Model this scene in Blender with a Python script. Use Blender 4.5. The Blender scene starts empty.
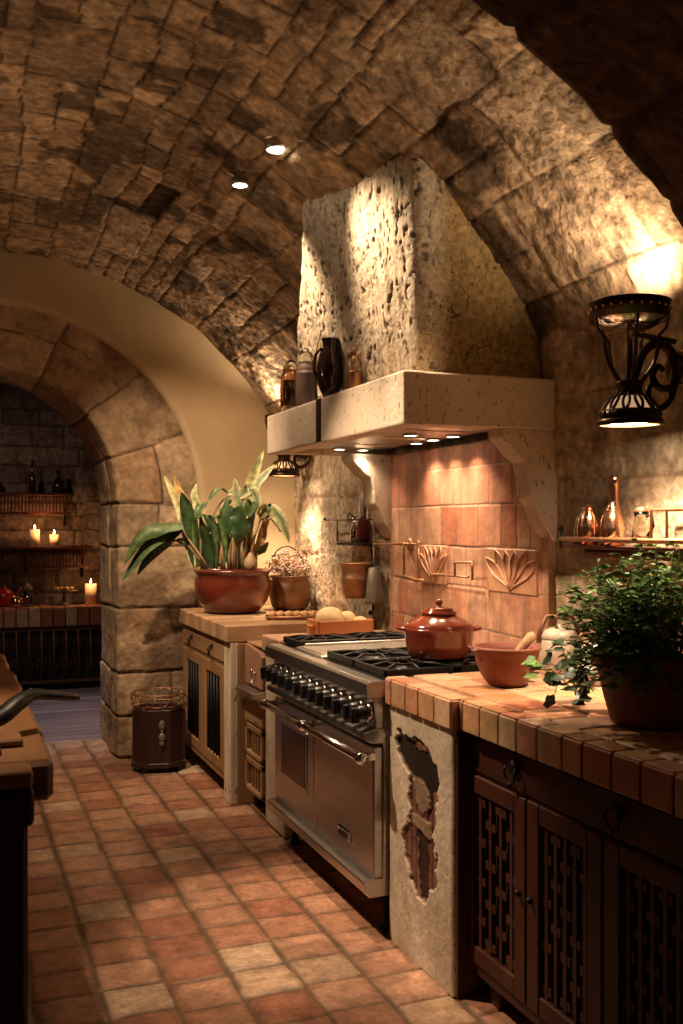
import bpy, bmesh, math, random
import numpy as np
from mathutils import Vector, Matrix, Euler
C = bpy.context.scene
COL = C.collection
PI = math.pi
random.seed(4)

# ---------------------------------------------------------------- materials
def nt(name):
    m = bpy.data.materials.new(name); m.use_nodes = True
    n = m.node_tree.nodes; l = m.node_tree.links
    return m, n, l, n['Principled BSDF']

def pmat(name, cols, scale=6, stretch=(1, 1, 1), rough=.6, metal=0.0, bump=.2, bscale=40, detail=5,
         attr=False, pits=0.0, pitscale=30, spec=.5, coat=0.0, subs=None, rvar=.15, bdist=.01, vary=(.6, 1.25), fine=.12, fscale=60):
    """procedural material: noise-ramped colour (or the surface's own colour attribute varied by noise) + bump"""
    m, n, l, b = nt(name)
    tc = n.new('ShaderNodeTexCoord'); mp = n.new('ShaderNodeMapping'); mp.inputs['Scale'].default_value = stretch
    l.new(tc.outputs['Object'], mp.inputs['Vector'])
    nz = n.new('ShaderNodeTexNoise'); nz.inputs['Scale'].default_value = scale; nz.inputs['Detail'].default_value = detail
    nz.inputs['Roughness'].default_value = .62
    l.new(mp.outputs[0], nz.inputs['Vector'])
    rp = n.new('ShaderNodeValToRGB'); l.new(nz.outputs['Fac'], rp.inputs[0])
    if attr:
        rp.color_ramp.elements[0].position = .3; rp.color_ramp.elements[1].position = .7
        rp.color_ramp.elements[0].color = (vary[0],) * 3 + (1,); rp.color_ramp.elements[1].color = (vary[1],) * 3 + (1,)
        at = n.new('ShaderNodeAttribute'); at.attribute_name = 'col'
        n3 = n.new('ShaderNodeTexNoise'); n3.inputs['Scale'].default_value = fscale; n3.inputs['Detail'].default_value = 4; l.new(mp.outputs[0], n3.inputs['Vector'])
        r3 = n.new('ShaderNodeMapRange'); r3.inputs[1].default_value = .3; r3.inputs[2].default_value = .7; r3.inputs[3].default_value = 1 - fine; r3.inputs[4].default_value = 1 + fine; l.new(n3.outputs['Fac'], r3.inputs[0])
        m3 = n.new('ShaderNodeVectorMath'); m3.operation = 'SCALE'; l.new(at.outputs['Color'], m3.inputs[0]); l.new(r3.outputs[0], m3.inputs['Scale'])
        mx = n.new('ShaderNodeMix'); mx.data_type = 'RGBA'; mx.blend_type = 'MULTIPLY'; mx.inputs[0].default_value = 1
        l.new(m3.outputs[0], mx.inputs[6]); l.new(rp.outputs[0], mx.inputs[7]); out = mx.outputs[2]
    else:
        k = len(cols)
        for i, c in enumerate(cols):
            p = .28 + .44 * i / max(1, k - 1)
            e = rp.color_ramp.elements[i] if i < 2 else rp.color_ramp.elements.new(p)
            e.position = p; e.color = tuple(c) + (1,)
        out = rp.outputs[0]
    n2 = n.new('ShaderNodeTexNoise'); n2.inputs['Scale'].default_value = bscale; n2.inputs['Detail'].default_value = 6
    l.new(mp.outputs[0], n2.inputs['Vector'])
    h = n2.outputs['Fac']
    if pits > 0:
        # porous stone: small elongated holes, coloured darker
        mp2 = n.new('ShaderNodeMapping'); mp2.inputs['Scale'].default_value = (1, 1, .45); l.new(tc.outputs['Object'], mp2.inputs['Vector'])
        dn = n.new('ShaderNodeTexNoise'); dn.inputs['Scale'].default_value = pitscale * .7; l.new(mp2.outputs[0], dn.inputs['Vector'])
        ad = n.new('ShaderNodeVectorMath'); ad.operation = 'MULTIPLY_ADD'; ad.inputs[1].default_value = (.07, .07, .07)
        l.new(dn.outputs['Color'], ad.inputs[0]); l.new(mp2.outputs[0], ad.inputs[2])
        vo = n.new('ShaderNodeTexVoronoi'); vo.inputs['Scale'].default_value = pitscale; l.new(ad.outputs[0], vo.inputs['Vector'])
        sp = n.new('ShaderNodeSeparateColor'); l.new(vo.outputs['Color'], sp.inputs[0])
        thr = n.new('ShaderNodeMath'); thr.operation = 'MULTIPLY'; thr.inputs[1].default_value = .30; l.new(sp.outputs[0], thr.inputs[0])
        sb = n.new('ShaderNodeMath'); sb.operation = 'SUBTRACT'; l.new(vo.outputs['Distance'], sb.inputs[0]); l.new(thr.outputs[0], sb.inputs[1])
        r2 = n.new('ShaderNodeMapRange'); r2.inputs[1].default_value = -.05; r2.inputs[2].default_value = .06; l.new(sb.outputs[0], r2.inputs[0])
        mz = n.new('ShaderNodeMix'); mz.data_type = 'RGBA'; mz.blend_type = 'MIX'
        dm = n.new('ShaderNodeMix'); dm.data_type = 'RGBA'; dm.blend_type = 'MULTIPLY'; dm.inputs[0].default_value = 1
        l.new(out, dm.inputs[6]); q = 1 - pits; dm.inputs[7].default_value = (q, q * .85, q * .7, 1)
        l.new(r2.outputs[0], mz.inputs[0]); l.new(dm.outputs[2], mz.inputs[6]); l.new(out, mz.inputs[7]); out = mz.outputs[2]
        ma = n.new('ShaderNodeMath'); ma.operation = 'MULTIPLY_ADD'; ma.inputs[1].default_value = .9
        l.new(r2.outputs[0], ma.inputs[0]); l.new(n2.outputs['Fac'], ma.inputs[2]); h = ma.outputs[0]
    l.new(out, b.inputs['Base Color'])
    mr = n.new('ShaderNodeMapRange'); mr.inputs[3].default_value = max(0.03, rough - rvar); mr.inputs[4].default_value = min(1, rough + rvar)
    l.new(n2.outputs['Fac'], mr.inputs[0]); l.new(mr.outputs[0], b.inputs['Roughness'])
    b.inputs['Metallic'].default_value = metal
    b.inputs['Specular IOR Level'].default_value = spec
    b.inputs['Coat Weight'].default_value = coat; b.inputs['Coat Roughness'].default_value = .12
    if subs: b.inputs['Subsurface Weight'].default_value = subs
    if bump:
        bp = n.new('ShaderNodeBump'); bp.inputs['Strength'].default_value = bump; bp.inputs['Distance'].default_value = bdist
        l.new(h, bp.inputs['Height']); l.new(bp.outputs[0], b.inputs['Normal'])
    return m

def emat(name, col, strength):
    m, n, l, b = nt(name)
    b.inputs['Base Color'].default_value = tuple(col) + (1,)
    b.inputs['Emission Color'].default_value = tuple(col) + (1,)
    nz = n.new('ShaderNodeTexNoise'); nz.inputs['Scale'].default_value = 30
    mr = n.new('ShaderNodeMapRange'); mr.inputs[3].default_value = strength * .9; mr.inputs[4].default_value = strength * 1.1
    l.new(nz.outputs['Fac'], mr.inputs[0]); l.new(mr.outputs[0], b.inputs['Emission Strength'])
    return m

def glass(name, col, rough=.05, trans=1.0):
    m, n, l, b = nt(name)
    b.inputs['Base Color'].default_value = tuple(col) + (1,)
    b.inputs['Transmission Weight'].default_value = trans
    nz = n.new('ShaderNodeTexNoise'); nz.inputs['Scale'].default_value = 12
    mr = n.new('ShaderNodeMapRange'); mr.inputs[3].default_value = rough; mr.inputs[4].default_value = rough + .08
    l.new(nz.outputs['Fac'], mr.inputs[0]); l.new(mr.outputs[0], b.inputs['Roughness'])
    return m

M = {}
M['vault'] = pmat('vault_stone', [], scale=9, attr=True, rough=.9, bump=.8, bscale=30, vary=(.5, 1.3), fine=.42, fscale=26, spec=.2, rvar=.05, bdist=.02, detail=9)
M['rubble'] = pmat('rough_wall', [], scale=11, attr=True, rough=.9, bump=.9, bscale=26, vary=(.55, 1.25), fine=.35, fscale=30, spec=.2, rvar=.05, bdist=.022, detail=9)
M['archstone'] = pmat('arch_stone', [], scale=7, attr=True, rough=.85, bump=.75, bscale=32, vary=(.5, 1.25), fine=.2, fscale=30, spec=.25, rvar=.05, bdist=.012, detail=8)
M['plaster'] = pmat('ochre_plaster', [(.46, .345, .19), (.52, .39, .22), (.58, .45, .27)], scale=2.2, rough=.75, bump=.15, bscale=30, bdist=.004, spec=.3)
M['hoodstone'] = pmat('porous_hood_plaster', [], scale=7, attr=True, rough=.85, bump=.7, bscale=34, pits=.6, pitscale=70, vary=(.72, 1.2), spec=.25, rvar=.05, bdist=.012, fine=.3, fscale=45)
M['travertine'] = pmat('travertine', [(.52, .41, .30), (.60, .49, .37), (.66, .55, .43)], scale=5, rough=.7, bump=.5, bscale=40, pits=.6, pitscale=58, spec=.3, bdist=.006)
M['pier'] = pmat('limed_pier_stone', [], scale=8, attr=True, rough=.8, bump=.5, bscale=40, pits=.6, pitscale=85, vary=(.8, 1.15), spec=.25, bdist=.006)
M['floor'] = pmat('terracotta_floor', [], scale=14, attr=True, rough=.42, bump=.4, bscale=36, fine=.22, fscale=50, vary=(.62, 1.3), spec=.45, rvar=.2, bdist=.005, detail=8)
M['tile'] = pmat('terracotta_counter', [], scale=16, attr=True, rough=.45, bump=.25, bscale=40, vary=(.75, 1.2), spec=.4, rvar=.15, bdist=.004)
M['wtile'] = pmat('backsplash_terracotta', [], scale=14, attr=True, rough=.5, bump=.3, bscale=35, vary=(.75, 1.2), spec=.4, rvar=.15, bdist=.004)
M['steel'] = pmat('brushed_steel', [(.48, .45, .42), (.55, .52, .49), (.60, .57, .54)], scale=5, stretch=(1, .25, 10), rough=.30, metal=1, bump=.05, bscale=60, rvar=.06, bdist=.001)
M['chrome'] = pmat('polished_chrome', [(.7, .68, .65), (.78, .76, .73)], scale=5, rough=.12, metal=1, bump=0, rvar=.04)
M['griddle'] = pmat('griddle_steel', [(.38, .34, .29), (.5, .46, .40)], scale=4, rough=.42, metal=.9, bump=.08, bscale=30, bdist=.002)
M['black'] = pmat('black_enamel', [(.006, .005, .005), (.014, .012, .011)], scale=20, rough=.35, bump=.1, bscale=60, bdist=.002)
M['iron'] = pmat('cast_iron', [(.010, .008, .007), (.03, .024, .02)], scale=25, rough=.5, metal=.6, bump=.3, bscale=90, bdist=.002)
M['bronze'] = pmat('oiled_bronze', [(.03, .018, .010), (.085, .05, .028)], scale=18, rough=.35, metal=.9, bump=.25, bscale=60, bdist=.002)
M['ovenglass'] = pmat('oven_window', [(.02, .007, .005), (.035, .012, .008)], scale=3, rough=.2, bump=0, rvar=.03, spec=.3)
M['darkwood'] = pmat('dark_stained_oak', [(.028, .007, .003), (.065, .018, .008), (.10, .032, .014)], scale=7, stretch=(1, 1, .1), spec=.25, rough=.55, bump=.35, bscale=30, bdist=.003, detail=7)
M['darkwoodh'] = pmat('dark_stained_oak_boards', [(.028, .007, .003), (.065, .018, .008), (.10, .032, .014)], scale=7, stretch=(1, .1, 1), spec=.25, rough=.55, bump=.35, bscale=30, bdist=.003, detail=7)
M['islandwood'] = pmat('blackened_wood', [(.020, .006, .004), (.045, .014, .008)], scale=8, stretch=(1, 1, .15), rough=.5, bump=.25, bscale=30, bdist=.003)
M['oak'] = pmat('aged_oak', [(.22, .11, .045), (.33, .18, .08), (.42, .25, .12)], scale=8, stretch=(1, 1, .12), rough=.6, bump=.35, bscale=30, bdist=.003, detail=7)
M['oakh'] = pmat('aged_oak_drawer', [(.22, .11, .045), (.32, .18, .08), (.40, .24, .12)], scale=8, stretch=(1, .12, 1), rough=.6, bump=.35, bscale=30, bdist=.003, detail=7)
M['limed'] = pmat('limed_post', [(.60, .49, .35), (.70, .60, .45), (.50, .37, .24)], scale=9, stretch=(1, 1, .3), rough=.75, bump=.5, bscale=30, pits=.5, pitscale=34, bdist=.004)
M['butcher'] = pmat('butcher_block', [], scale=10, stretch=(.3, 1, 1), attr=True, rough=.5, bump=.2, bscale=40, vary=(.75, 1.2), bdist=.002)
M['slab'] = pmat('island_slab_wood', [(.16, .065, .022), (.30, .14, .05), (.38, .19, .075)], scale=5, stretch=(1, .15, 1), rough=.5, bump=.3, bscale=18, bdist=.004, detail=7)
M['redwood'] = pmat('reddish_board', [(.22, .10, .06), (.32, .16, .10), (.38, .20, .13)], scale=6, stretch=(1, .3, .5), rough=.5, bump=.2, bscale=30, bdist=.003)
M['terra'] = pmat('glazed_terracotta', [(.10, .020, .010), (.14, .028, .012), (.18, .038, .016)], scale=5, rough=.22, bump=.08, bscale=14, coat=.5, bdist=.003, rvar=.08)
M['terrap'] = pmat('unglazed_terracotta', [(.15, .042, .022), (.20, .058, .030), (.24, .075, .038)], scale=8, rough=.7, bump=.25, bscale=40, bdist=.003)
M['terrao'] = pmat('orange_earthenware', [(.40, .13, .045), (.47, .17, .06), (.52, .2, .08)], scale=5, rough=.4, bump=.12, bscale=40, bdist=.003)
M['redglaze'] = pmat('red_casserole_glaze', [(.16, .026, .012), (.25, .048, .020), (.34, .085, .035)], scale=5, rough=.18, bump=.06, bscale=12, coat=.6, bdist=.003, rvar=.06)
M['copper'] = pmat('polished_copper', [(.80, .42, .26), (.88, .52, .34)], scale=8, rough=.22, metal=1, bump=.15, bscale=40, bdist=.002)
M['oldcopper'] = pmat('aged_copper', [(.28, .12, .055), (.42, .22, .11), (.34, .17, .09)], scale=9, rough=.45, metal=.8, bump=.35, bscale=40, bdist=.003)
M['soil'] = pmat('potting_soil', [(.02, .012, .007), (.05, .03, .018)], scale=30, rough=.95, bump=.8, bscale=60)
M['leaf'] = pmat('leaf_surface', [], scale=14, attr=True, fine=.4, fscale=32, rough=.42, bump=.12, bscale=40, vary=(.75, 1.25), bdist=.002, spec=.4)
M['herb'] = pmat('herb_foliage', [], scale=20, attr=True, rough=.55, bump=0, vary=(.8, 1.2), spec=.3)
M['stem'] = pmat('plant_stalk', [(.30, .19, .09), (.42, .28, .14), (.36, .18, .09)], scale=9, stretch=(1, 1, .6), rough=.6, bump=.3, bscale=40, bdist=.003)
M['petal'] = pmat('dried_blossom', [(.30, .19, .15), (.44, .31, .25), (.52, .40, .32)], scale=20, rough=.8, bump=.2)
M['bread'] = pmat('bread_crust', [(.62, .40, .18), (.75, .56, .30), (.80, .66, .42)], scale=9, rough=.7, bump=.25, bscale=30, bdist=.004)
M['pastry'] = pmat('pastry_crust', [(.38, .16, .05), (.58, .32, .13), (.70, .5, .28)], scale=22, rough=.6, bump=.4, bscale=60, bdist=.003)
M['ceramic'] = pmat('cream_ceramic', [(.34, .28, .21), (.46, .40, .31), (.28, .20, .14)], scale=9, rough=.35, bump=.15, bscale=20, bdist=.004)
M['dullcopper'] = pmat('dull_copper', [(.12, .055, .028), (.20, .10, .05), (.16, .075, .038)], scale=9, rough=.5, metal=.6, bump=.35, bscale=40, bdist=.003)
M['greyclay'] = pmat('grey_tin', [(.13, .11, .085), (.21, .18, .14)], scale=8, rough=.5, metal=.3, bump=.2)
M['jarbrown'] = pmat('brown_glazed_jar', [(.020, .009, .006), (.05, .024, .015)], scale=6, rough=.12, bump=.05, coat=.4, rvar=.05)
M['jarrib'] = pmat('ribbed_stone_jar', [(.10, .06, .045), (.17, .11, .085)], scale=8, rough=.5, bump=.15)
M['amber'] = glass('amber_glass', (.75, .52, .30), .06)
M['clear'] = glass('clear_glass', (.93, .9, .84), .02)
M['wine'] = glass('dark_red_glass', (.16, .02, .015), .05, .6)
M['wax'] = pmat('candle_wax', [(.80, .60, .38), (.86, .68, .46)], scale=4, rough=.5, bump=.05, subs=.3)
M['paleflagged'] = pmat('purple_grey_planks', [], scale=7, stretch=(.25, 1, 1), attr=True, rough=.5, bump=.2, bscale=20, vary=(.7, 1.2), bdist=.003)
M['bulb'] = emat('lamp_lens', (1, .86, .64), 30)
M['bulbs'] = emat('hood_lamp_lens', (1, .84, .62), 14)
M['shadeglass'] = emat('lit_shade_glass', (1, .60, .32), .42)
M['flame'] = emat('candle_flame', (1, .55, .18), 30)
M['wick'] = M['black']
M['redpaint'] = pmat('red_enamel', [(.30, .02, .012), (.38, .03, .018)], scale=5, rough=.3, bump=.05)
M['dark'] = pmat('shadow_gap_board', [(.012, .007, .005), (.02, .012, .008)], scale=8, rough=.8, bump=.1)

# ---------------------------------------------------------------- builders
def tag(o, label=None, cat=None, group=None, kind=None):
    if label: o['label'] = label
    if cat: o['category'] = cat
    if group: o['group'] = group
    if kind: o['kind'] = kind
    return o

def thing(name, loc, label, cat, group=None):
    o = bpy.data.objects.new(name, None); COL.objects.link(o); o.location = loc; o.empty_display_size = .05
    return tag(o, label, cat, group)

def link_mesh(name, me, mat, parent=None, origin=None):
    """put a mesh given in world coordinates into an object whose origin is its thing's base"""
    o = bpy.data.objects.new(name, me); COL.objects.link(o)
    if mat: me.materials.append(mat)
    if parent is not None:
        org = Vector(parent.location); q = parent
        while q.parent: q = q.parent; org += Vector(q.location)
        me.transform(Matrix.Translation(-org)); o.parent = parent
    elif origin is not None:
        me.transform(Matrix.Translation(-Vector(origin))); o.location = origin
    return o

class B:
    """collects shapes, in world coordinates, into one mesh"""
    def __init__(s): s.bm = bmesh.new(); s.cl = s.bm.verts.layers.float_color.new('col'); s.c = (1, 1, 1)
    def _new(s, vs, smooth):
        for v in vs: v[s.cl] = (*s.c, 1)
        fs = set(f for v in vs for f in v.link_faces)
        for f in fs: f.smooth = smooth
    def box(s, a, b, bev=0.003, rot=None, seg=1, smooth=False):
        a = Vector(a); b = Vector(b); c = (a + b) / 2; d = b - a
        mat = Matrix.Translation(c) @ (rot.to_4x4() if rot else Matrix.Identity(4)) @ Matrix.Diagonal((abs(d.x), abs(d.y), abs(d.z), 1))
        t = bmesh.new(); bmesh.ops.create_cube(t, size=1, matrix=mat)
        if bev: bmesh.ops.bevel(t, geom=list(t.edges), offset=min(bev, .45 * min(abs(q) for q in d)), segments=seg, affect='EDGES', profile=.5)
        s.merge(t, smooth); return s
    def merge(s, t, smooth=False):
        mp = {}
        for v in t.verts: mp[v] = s.bm.verts.new(v.co); mp[v][s.cl] = (*s.c, 1)
        for f in t.faces:
            try: g = s.bm.faces.new([mp[v] for v in f.verts]); g.smooth = smooth
            except ValueError: pass
        t.free()
    def tube(s, pts, r, seg=8, closed=False, caps=True, flat=1.0, sm=0):
        pts = [Vector(p) for p in pts]; n = len(pts)
        rs = [r] * n if not hasattr(r, '__len__') else list(r)
        if sm:   # smooth the bends
            P, R = [], []
            for i in range(n - 1):
                p0 = pts[max(i - 1, 0)]; p1 = pts[i]; p2 = pts[i + 1]; p3 = pts[min(i + 2, n - 1)]
                for k in range(sm):
                    u = k / sm; P.append(.5 * ((2 * p1) + (p2 - p0) * u + (2 * p0 - 5 * p1 + 4 * p2 - p3) * u * u + (3 * p1 - p0 - 3 * p2 + p3) * u ** 3)); R.append(rs[i] * (1 - u) + rs[i + 1] * u)
            P.append(pts[-1]); R.append(rs[-1]); pts, rs, n = P, R, len(P)
        rings = []; up = None
        for i, p in enumerate(pts):
            if closed: d = pts[(i + 1) % n] - pts[i - 1]
            else: d = pts[min(i + 1, n - 1)] - pts[max(i - 1, 0)]
            if d.length < 1e-9: d = Vector((0, 0, 1))
            d.normalize()
            if up is None: up = Vector((0, 0, 1)) if abs(d.z) < .9 else Vector((1, 0, 0))
            x = d.cross(up)
            if x.length < 1e-4: x = d.orthogonal()
            x.normalize(); y = x.cross(d).normalized(); up = y
            ring = []
            for k in range(seg):
                a = 2 * PI * k / seg
                v = s.bm.verts.new(p + x * math.cos(a) * rs[i] + y * math.sin(a) * rs[i] * flat); v[s.cl] = (*s.c, 1); ring.append(v)
            rings.append(ring)
        m = n if closed else n - 1
        for i in range(m):
            a, b = rings[i], rings[(i + 1) % n]
            for k in range(seg):
                f = s.bm.faces.new((a[k], a[(k + 1) % seg], b[(k + 1) % seg], b[k])); f.smooth = True
        if not closed and caps:
            s.bm.faces.new(rings[0][::-1]); s.bm.faces.new(rings[-1])
        return s
    def lathe(s, prof, c, seg=32, axis='z', smooth=True, sx=1, sy=1):
        """prof: (radius, height) pairs; r 0 closes the end"""
        c = Vector(c); rings = []
        def put(r, h, a):
            if axis == 'z': return c + Vector((r * math.cos(a) * sx, r * math.sin(a) * sy, h))
            if axis == 'x': return c + Vector((h, r * math.cos(a), r * math.sin(a)))
            return c + Vector((r * math.cos(a), h, -r * math.sin(a)))
        for r, h in prof:
            if r <= 1e-6:
                v = s.bm.verts.new(put(0, h, 0)); v[s.cl] = (*s.c, 1); rings.append([v])
            else:
                ring = []
                for k in range(seg):
                    v = s.bm.verts.new(put(r, h, 2 * PI * k / seg)); v[s.cl] = (*s.c, 1); ring.append(v)
                rings.append(ring)
        for a, b in zip(rings, rings[1:]):
            for k in range(seg):
                k2 = (k + 1) % seg
                if len(a) == 1 and len(b) == 1: continue
                if len(a) == 1: f = s.bm.faces.new((a[0], b[k], b[k2]) if False else (a[0], b[k2], b[k]))
                elif len(b) == 1: f = s.bm.faces.new((a[k], a[k2], b[0]))
                else: f = s.bm.faces.new((a[k], a[k2], b[k2], b[k]))
                f.smooth = smooth
        return s
    def prism(s, poly, lo, hi, axis='y', bev=0.0):
        """poly in the two other axes, extruded along axis from lo to hi"""
        def put(p, h):
            if axis == 'y': return (p[0], h, p[1])
            if axis == 'x': return (h, p[0], p[1])
            return (p[0], p[1], h)
        t = bmesh.new()
        A = [t.verts.new(put(p, lo)) for p in poly]; D = [t.verts.new(put(p, hi)) for p in poly]
        t.faces.new(A); t.faces.new(D[::-1])
        for i in range(len(poly)):
            j = (i + 1) % len(poly); t.faces.new((A[j], A[i], D[i], D[j]))
        bmesh.ops.recalc_face_normals(t, faces=t.faces)
        if bev: bmesh.ops.bevel(t, geom=list(t.edges), offset=bev, segments=1, affect='EDGES')
        s.merge(t); return s
    def ball(s, c, r, seg=12, sc=(1, 1, 1), lump=0):
        t = bmesh.new(); bmesh.ops.create_uvsphere(t, u_segments=seg, v_segments=max(6, seg // 2 + 2), radius=1)
        rr = random.Random(int(abs(c[0] * 991 + c[1] * 37 + c[2] * 17) * 100))
        for v in t.verts:
            k = 1 + (rr.random() - .5) * lump
            v.co = Vector((v.co.x * r * sc[0] * k, v.co.y * r * sc[1] * k, v.co.z * r * sc[2] * k)) + Vector(c)
        s.merge(t, True); return s
    def blade(s, path, w, cup=.25, col=None, col2=None, side=None, n=10):
        """a leaf: a creased strip along a smooth path, widest before the middle"""
        P = [Vector(p) for p in path]
        def ev(t):
            k = t * (len(P) - 1); i = min(int(k), len(P) - 2); u = k - i
            p0 = P[max(i - 1, 0)]; p1 = P[i]; p2 = P[i + 1]; p3 = P[min(i + 2, len(P) - 1)]
            return .5 * ((2 * p1) + (p2 - p0) * u + (2 * p0 - 5 * p1 + 4 * p2 - p3) * u * u + (3 * p1 - p0 - 3 * p2 + p3) * u ** 3)
        side = Vector(side or (.931, -.365, 0)); prev = None
        for i in range(n + 1):
            t = i / n; p = ev(t); d = (ev(min(1, t + .02)) - ev(max(0, t - .02))); d.normalize()
            x = d.cross(side.cross(d)); x = side - d * side.dot(d)
            if x.length < .2: x = d.orthogonal()
            x.normalize(); nn = x.cross(d).normalized()
            wd = w * .5 * (math.sin(PI * min(1, (t * .96 + .04)) ** .75) ** .8 if t < 1 else 0) + .0006
            row = []
            for k, q in enumerate((-1, -.5, 0, .5, 1)):
                v = s.bm.verts.new(p + x * wd * q + nn * (abs(q) * wd * cup) + nn * .006 * math.sin(t * 14 + q * 2) * (wd / .03 if wd < .03 else 1) * abs(q))
                a = Vector(col or s.c); b_ = Vector(col2 or col or s.c); f = abs(q)
                v[s.cl] = (*(a * (1 - f) + b_ * f), 1); row.append(v)
            if prev:
                for k in range(4):
                    f = s.bm.faces.new((prev[k], prev[k + 1], row[k + 1], row[k])); f.smooth = True
            prev = row
        return s
    def mesh(s):
        me = bpy.data.meshes.new('m'); s.bm.normal_update(); s.bm.to_mesh(me); s.bm.free(); return me
    def build(s, name, mat, parent=None, origin=None):
        me = s.mesh(); me.name = name
        return link_mesh(name, me, mat, parent, origin)

def bx(a, b, **k): return B().box(a, b, **k)

def copy_tree(o, parent=None):
    c = o.copy(); COL.objects.link(c)
    if parent: c.parent = parent
    for ch in [q for q in bpy.data.objects if q.parent == o]: copy_tree(ch, c)
    return c

# ---------------------------------------------------------------- noise and masonry
def hsh(i, j, k, seed):
    h = (i.astype(np.int64) * 374761393 + j.astype(np.int64) * 668265263 + k.astype(np.int64) * 2147483647 + seed * 974634777) & 0xffffffff
    h = ((h ^ (h >> 13)) * 1274126177) & 0xffffffff
    h = ((h ^ (h >> 16)) * 2246822519) & 0xffffffff
    return ((h ^ (h >> 15)) & 0xffffff) / float(0xffffff)

def vnoise(P, scale, seed=0):
    Q = P * scale; I = np.floor(Q).astype(np.int64); F = Q - I; F = F * F * (3 - 2 * F)
    r = 0
    for a in (0, 1):
        for b in (0, 1):
            for c in (0, 1):
                w = (F[:, 0] if a else 1 - F[:, 0]) * (F[:, 1] if b else 1 - F[:, 1]) * (F[:, 2] if c else 1 - F[:, 2])
                r = r + w * hsh(I[:, 0] + a, I[:, 1] + b, I[:, 2] + c, seed)
    return r
def fbm(P, scale, seed=0, octv=4):
    r = 0; a = .5; t = 0
    for o in range(octv): r = r + a * vnoise(P, scale * 2 ** o, seed + o * 7); t += a; a *= .5
    return r / t

def masonry(s, t, tb, wmin, wmax, seed, smax, smin=0.0, split=0.0):
    """irregular coursed blocks: distance to the nearest joint, and three random numbers per block"""
    rg = np.random.RandomState(seed); tb = np.asarray(tb, float)
    ci = np.clip(np.searchsorted(tb, t, side='right') - 1, 0, len(tb) - 2)
    d = np.minimum(t - tb[ci], tb[ci + 1] - t); R = np.zeros((len(s), 3))
    for c in range(len(tb) - 1):
        e = [smin - rg.uniform(0, wmax)]
        while e[-1] < smax: e.append(e[-1] + rg.uniform(wmin, wmax))
        e = np.array(e); m = ci == c
        rr = rg.rand(len(e) + 2, 4)
        if not m.any(): continue
        sm = s[m]; bi = np.clip(np.searchsorted(e, sm, side='right') - 1, 0, len(e) - 2)
        ds = np.minimum(sm - e[bi], e[bi + 1] - sm); dd = np.minimum(d[m], ds); RR = rr[bi][:, :3].copy()
        if split:
            mid = .5 * (tb[c] + tb[c + 1]); sp = rr[bi][:, 3] < split
            dd = np.where(sp, np.minimum(dd, np.abs(t[m] - mid)), dd)
            up = sp & (t[m] > mid); RR[up] = (RR[up] * 7.31) % 1
        d[m] = dd; R[m] = RR
    return d, R

def steps(a, b, lo, hi, seed):
    rg = np.random.RandomState(seed); e = [a]
    while e[-1] < b: e.append(e[-1] + rg.uniform(lo, hi))
    return e

def grid_mesh(name, nu, nv, co, col, mat, parent=None, smooth=True, wrap=False):
    me = bpy.data.meshes.new(name)
    i = np.arange(nu - 1 if not wrap else nu); j = np.arange(nv - 1)
    I, J = np.meshgrid(i, j, indexing='ij'); I = I.ravel(); J = J.ravel(); I2 = (I + 1) % nu
    F = np.stack([I * nv + J, I2 * nv + J, I2 * nv + J + 1, I * nv + J + 1], 1).astype(np.int32)
    me.vertices.add(nu * nv); me.vertices.foreach_set('co', co.astype(np.float32).ravel())
    me.loops.add(F.size); me.loops.foreach_set('vertex_index', F.ravel())
    me.polygons.add(len(F)); me.polygons.foreach_set('loop_start', np.arange(0, F.size, 4, dtype=np.int32))
    me.polygons.foreach_set('loop_total', np.full(len(F), 4, dtype=np.int32))
    me.update(calc_edges=True); me.polygons.foreach_set('use_smooth', np.full(len(F), smooth))
    a = me.attributes.new('col', 'FLOAT_COLOR', 'POINT')
    a.data.foreach_set('color', np.concatenate([np.clip(col, 0, 1), np.ones((len(col), 1))], 1).astype(np.float32).ravel())
    me.validate()
    return link_mesh(name, me, mat, parent)

def uv(nu, nv, a, b, c, d):
    U, V = np.meshgrid(np.linspace(a, b, nu), np.linspace(c, d, nv), indexing='ij'); return U.ravel(), V.ravel()
def lerp(a, b, t): return np.asarray(a)[None] * (1 - t[:, None]) + np.asarray(b)[None] * t[:, None]
def sst(x, a, b): x = np.clip((x - a) / (b - a), 0, 1); return x * x * (3 - 2 * x)
def stone_col(R, d, P, base, alt, dark, mortar, jw, seed, missing=0.0):
    """block colours, joint colour and soot patches that belong to the stones"""
    c = lerp(base, alt, R[:, 0]) * (0.78 + .4 * R[:, 1:2])
    blot = sst(fbm(P, 3.1, seed + 50, 5), .56, .66)[:, None]
    c = c * (1 - .55 * blot) + np.asarray(dark)[None] * .55 * blot
    if missing: 
        ms = (R[:, 2] < missing)[:, None]; c = np.where(ms, np.asarray(dark)[None], c)
    j = (1 - sst(d, jw * .5, jw * 1.6))[:, None]
    return c * (1 - j) + np.asarray(mortar)[None] * j

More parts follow.
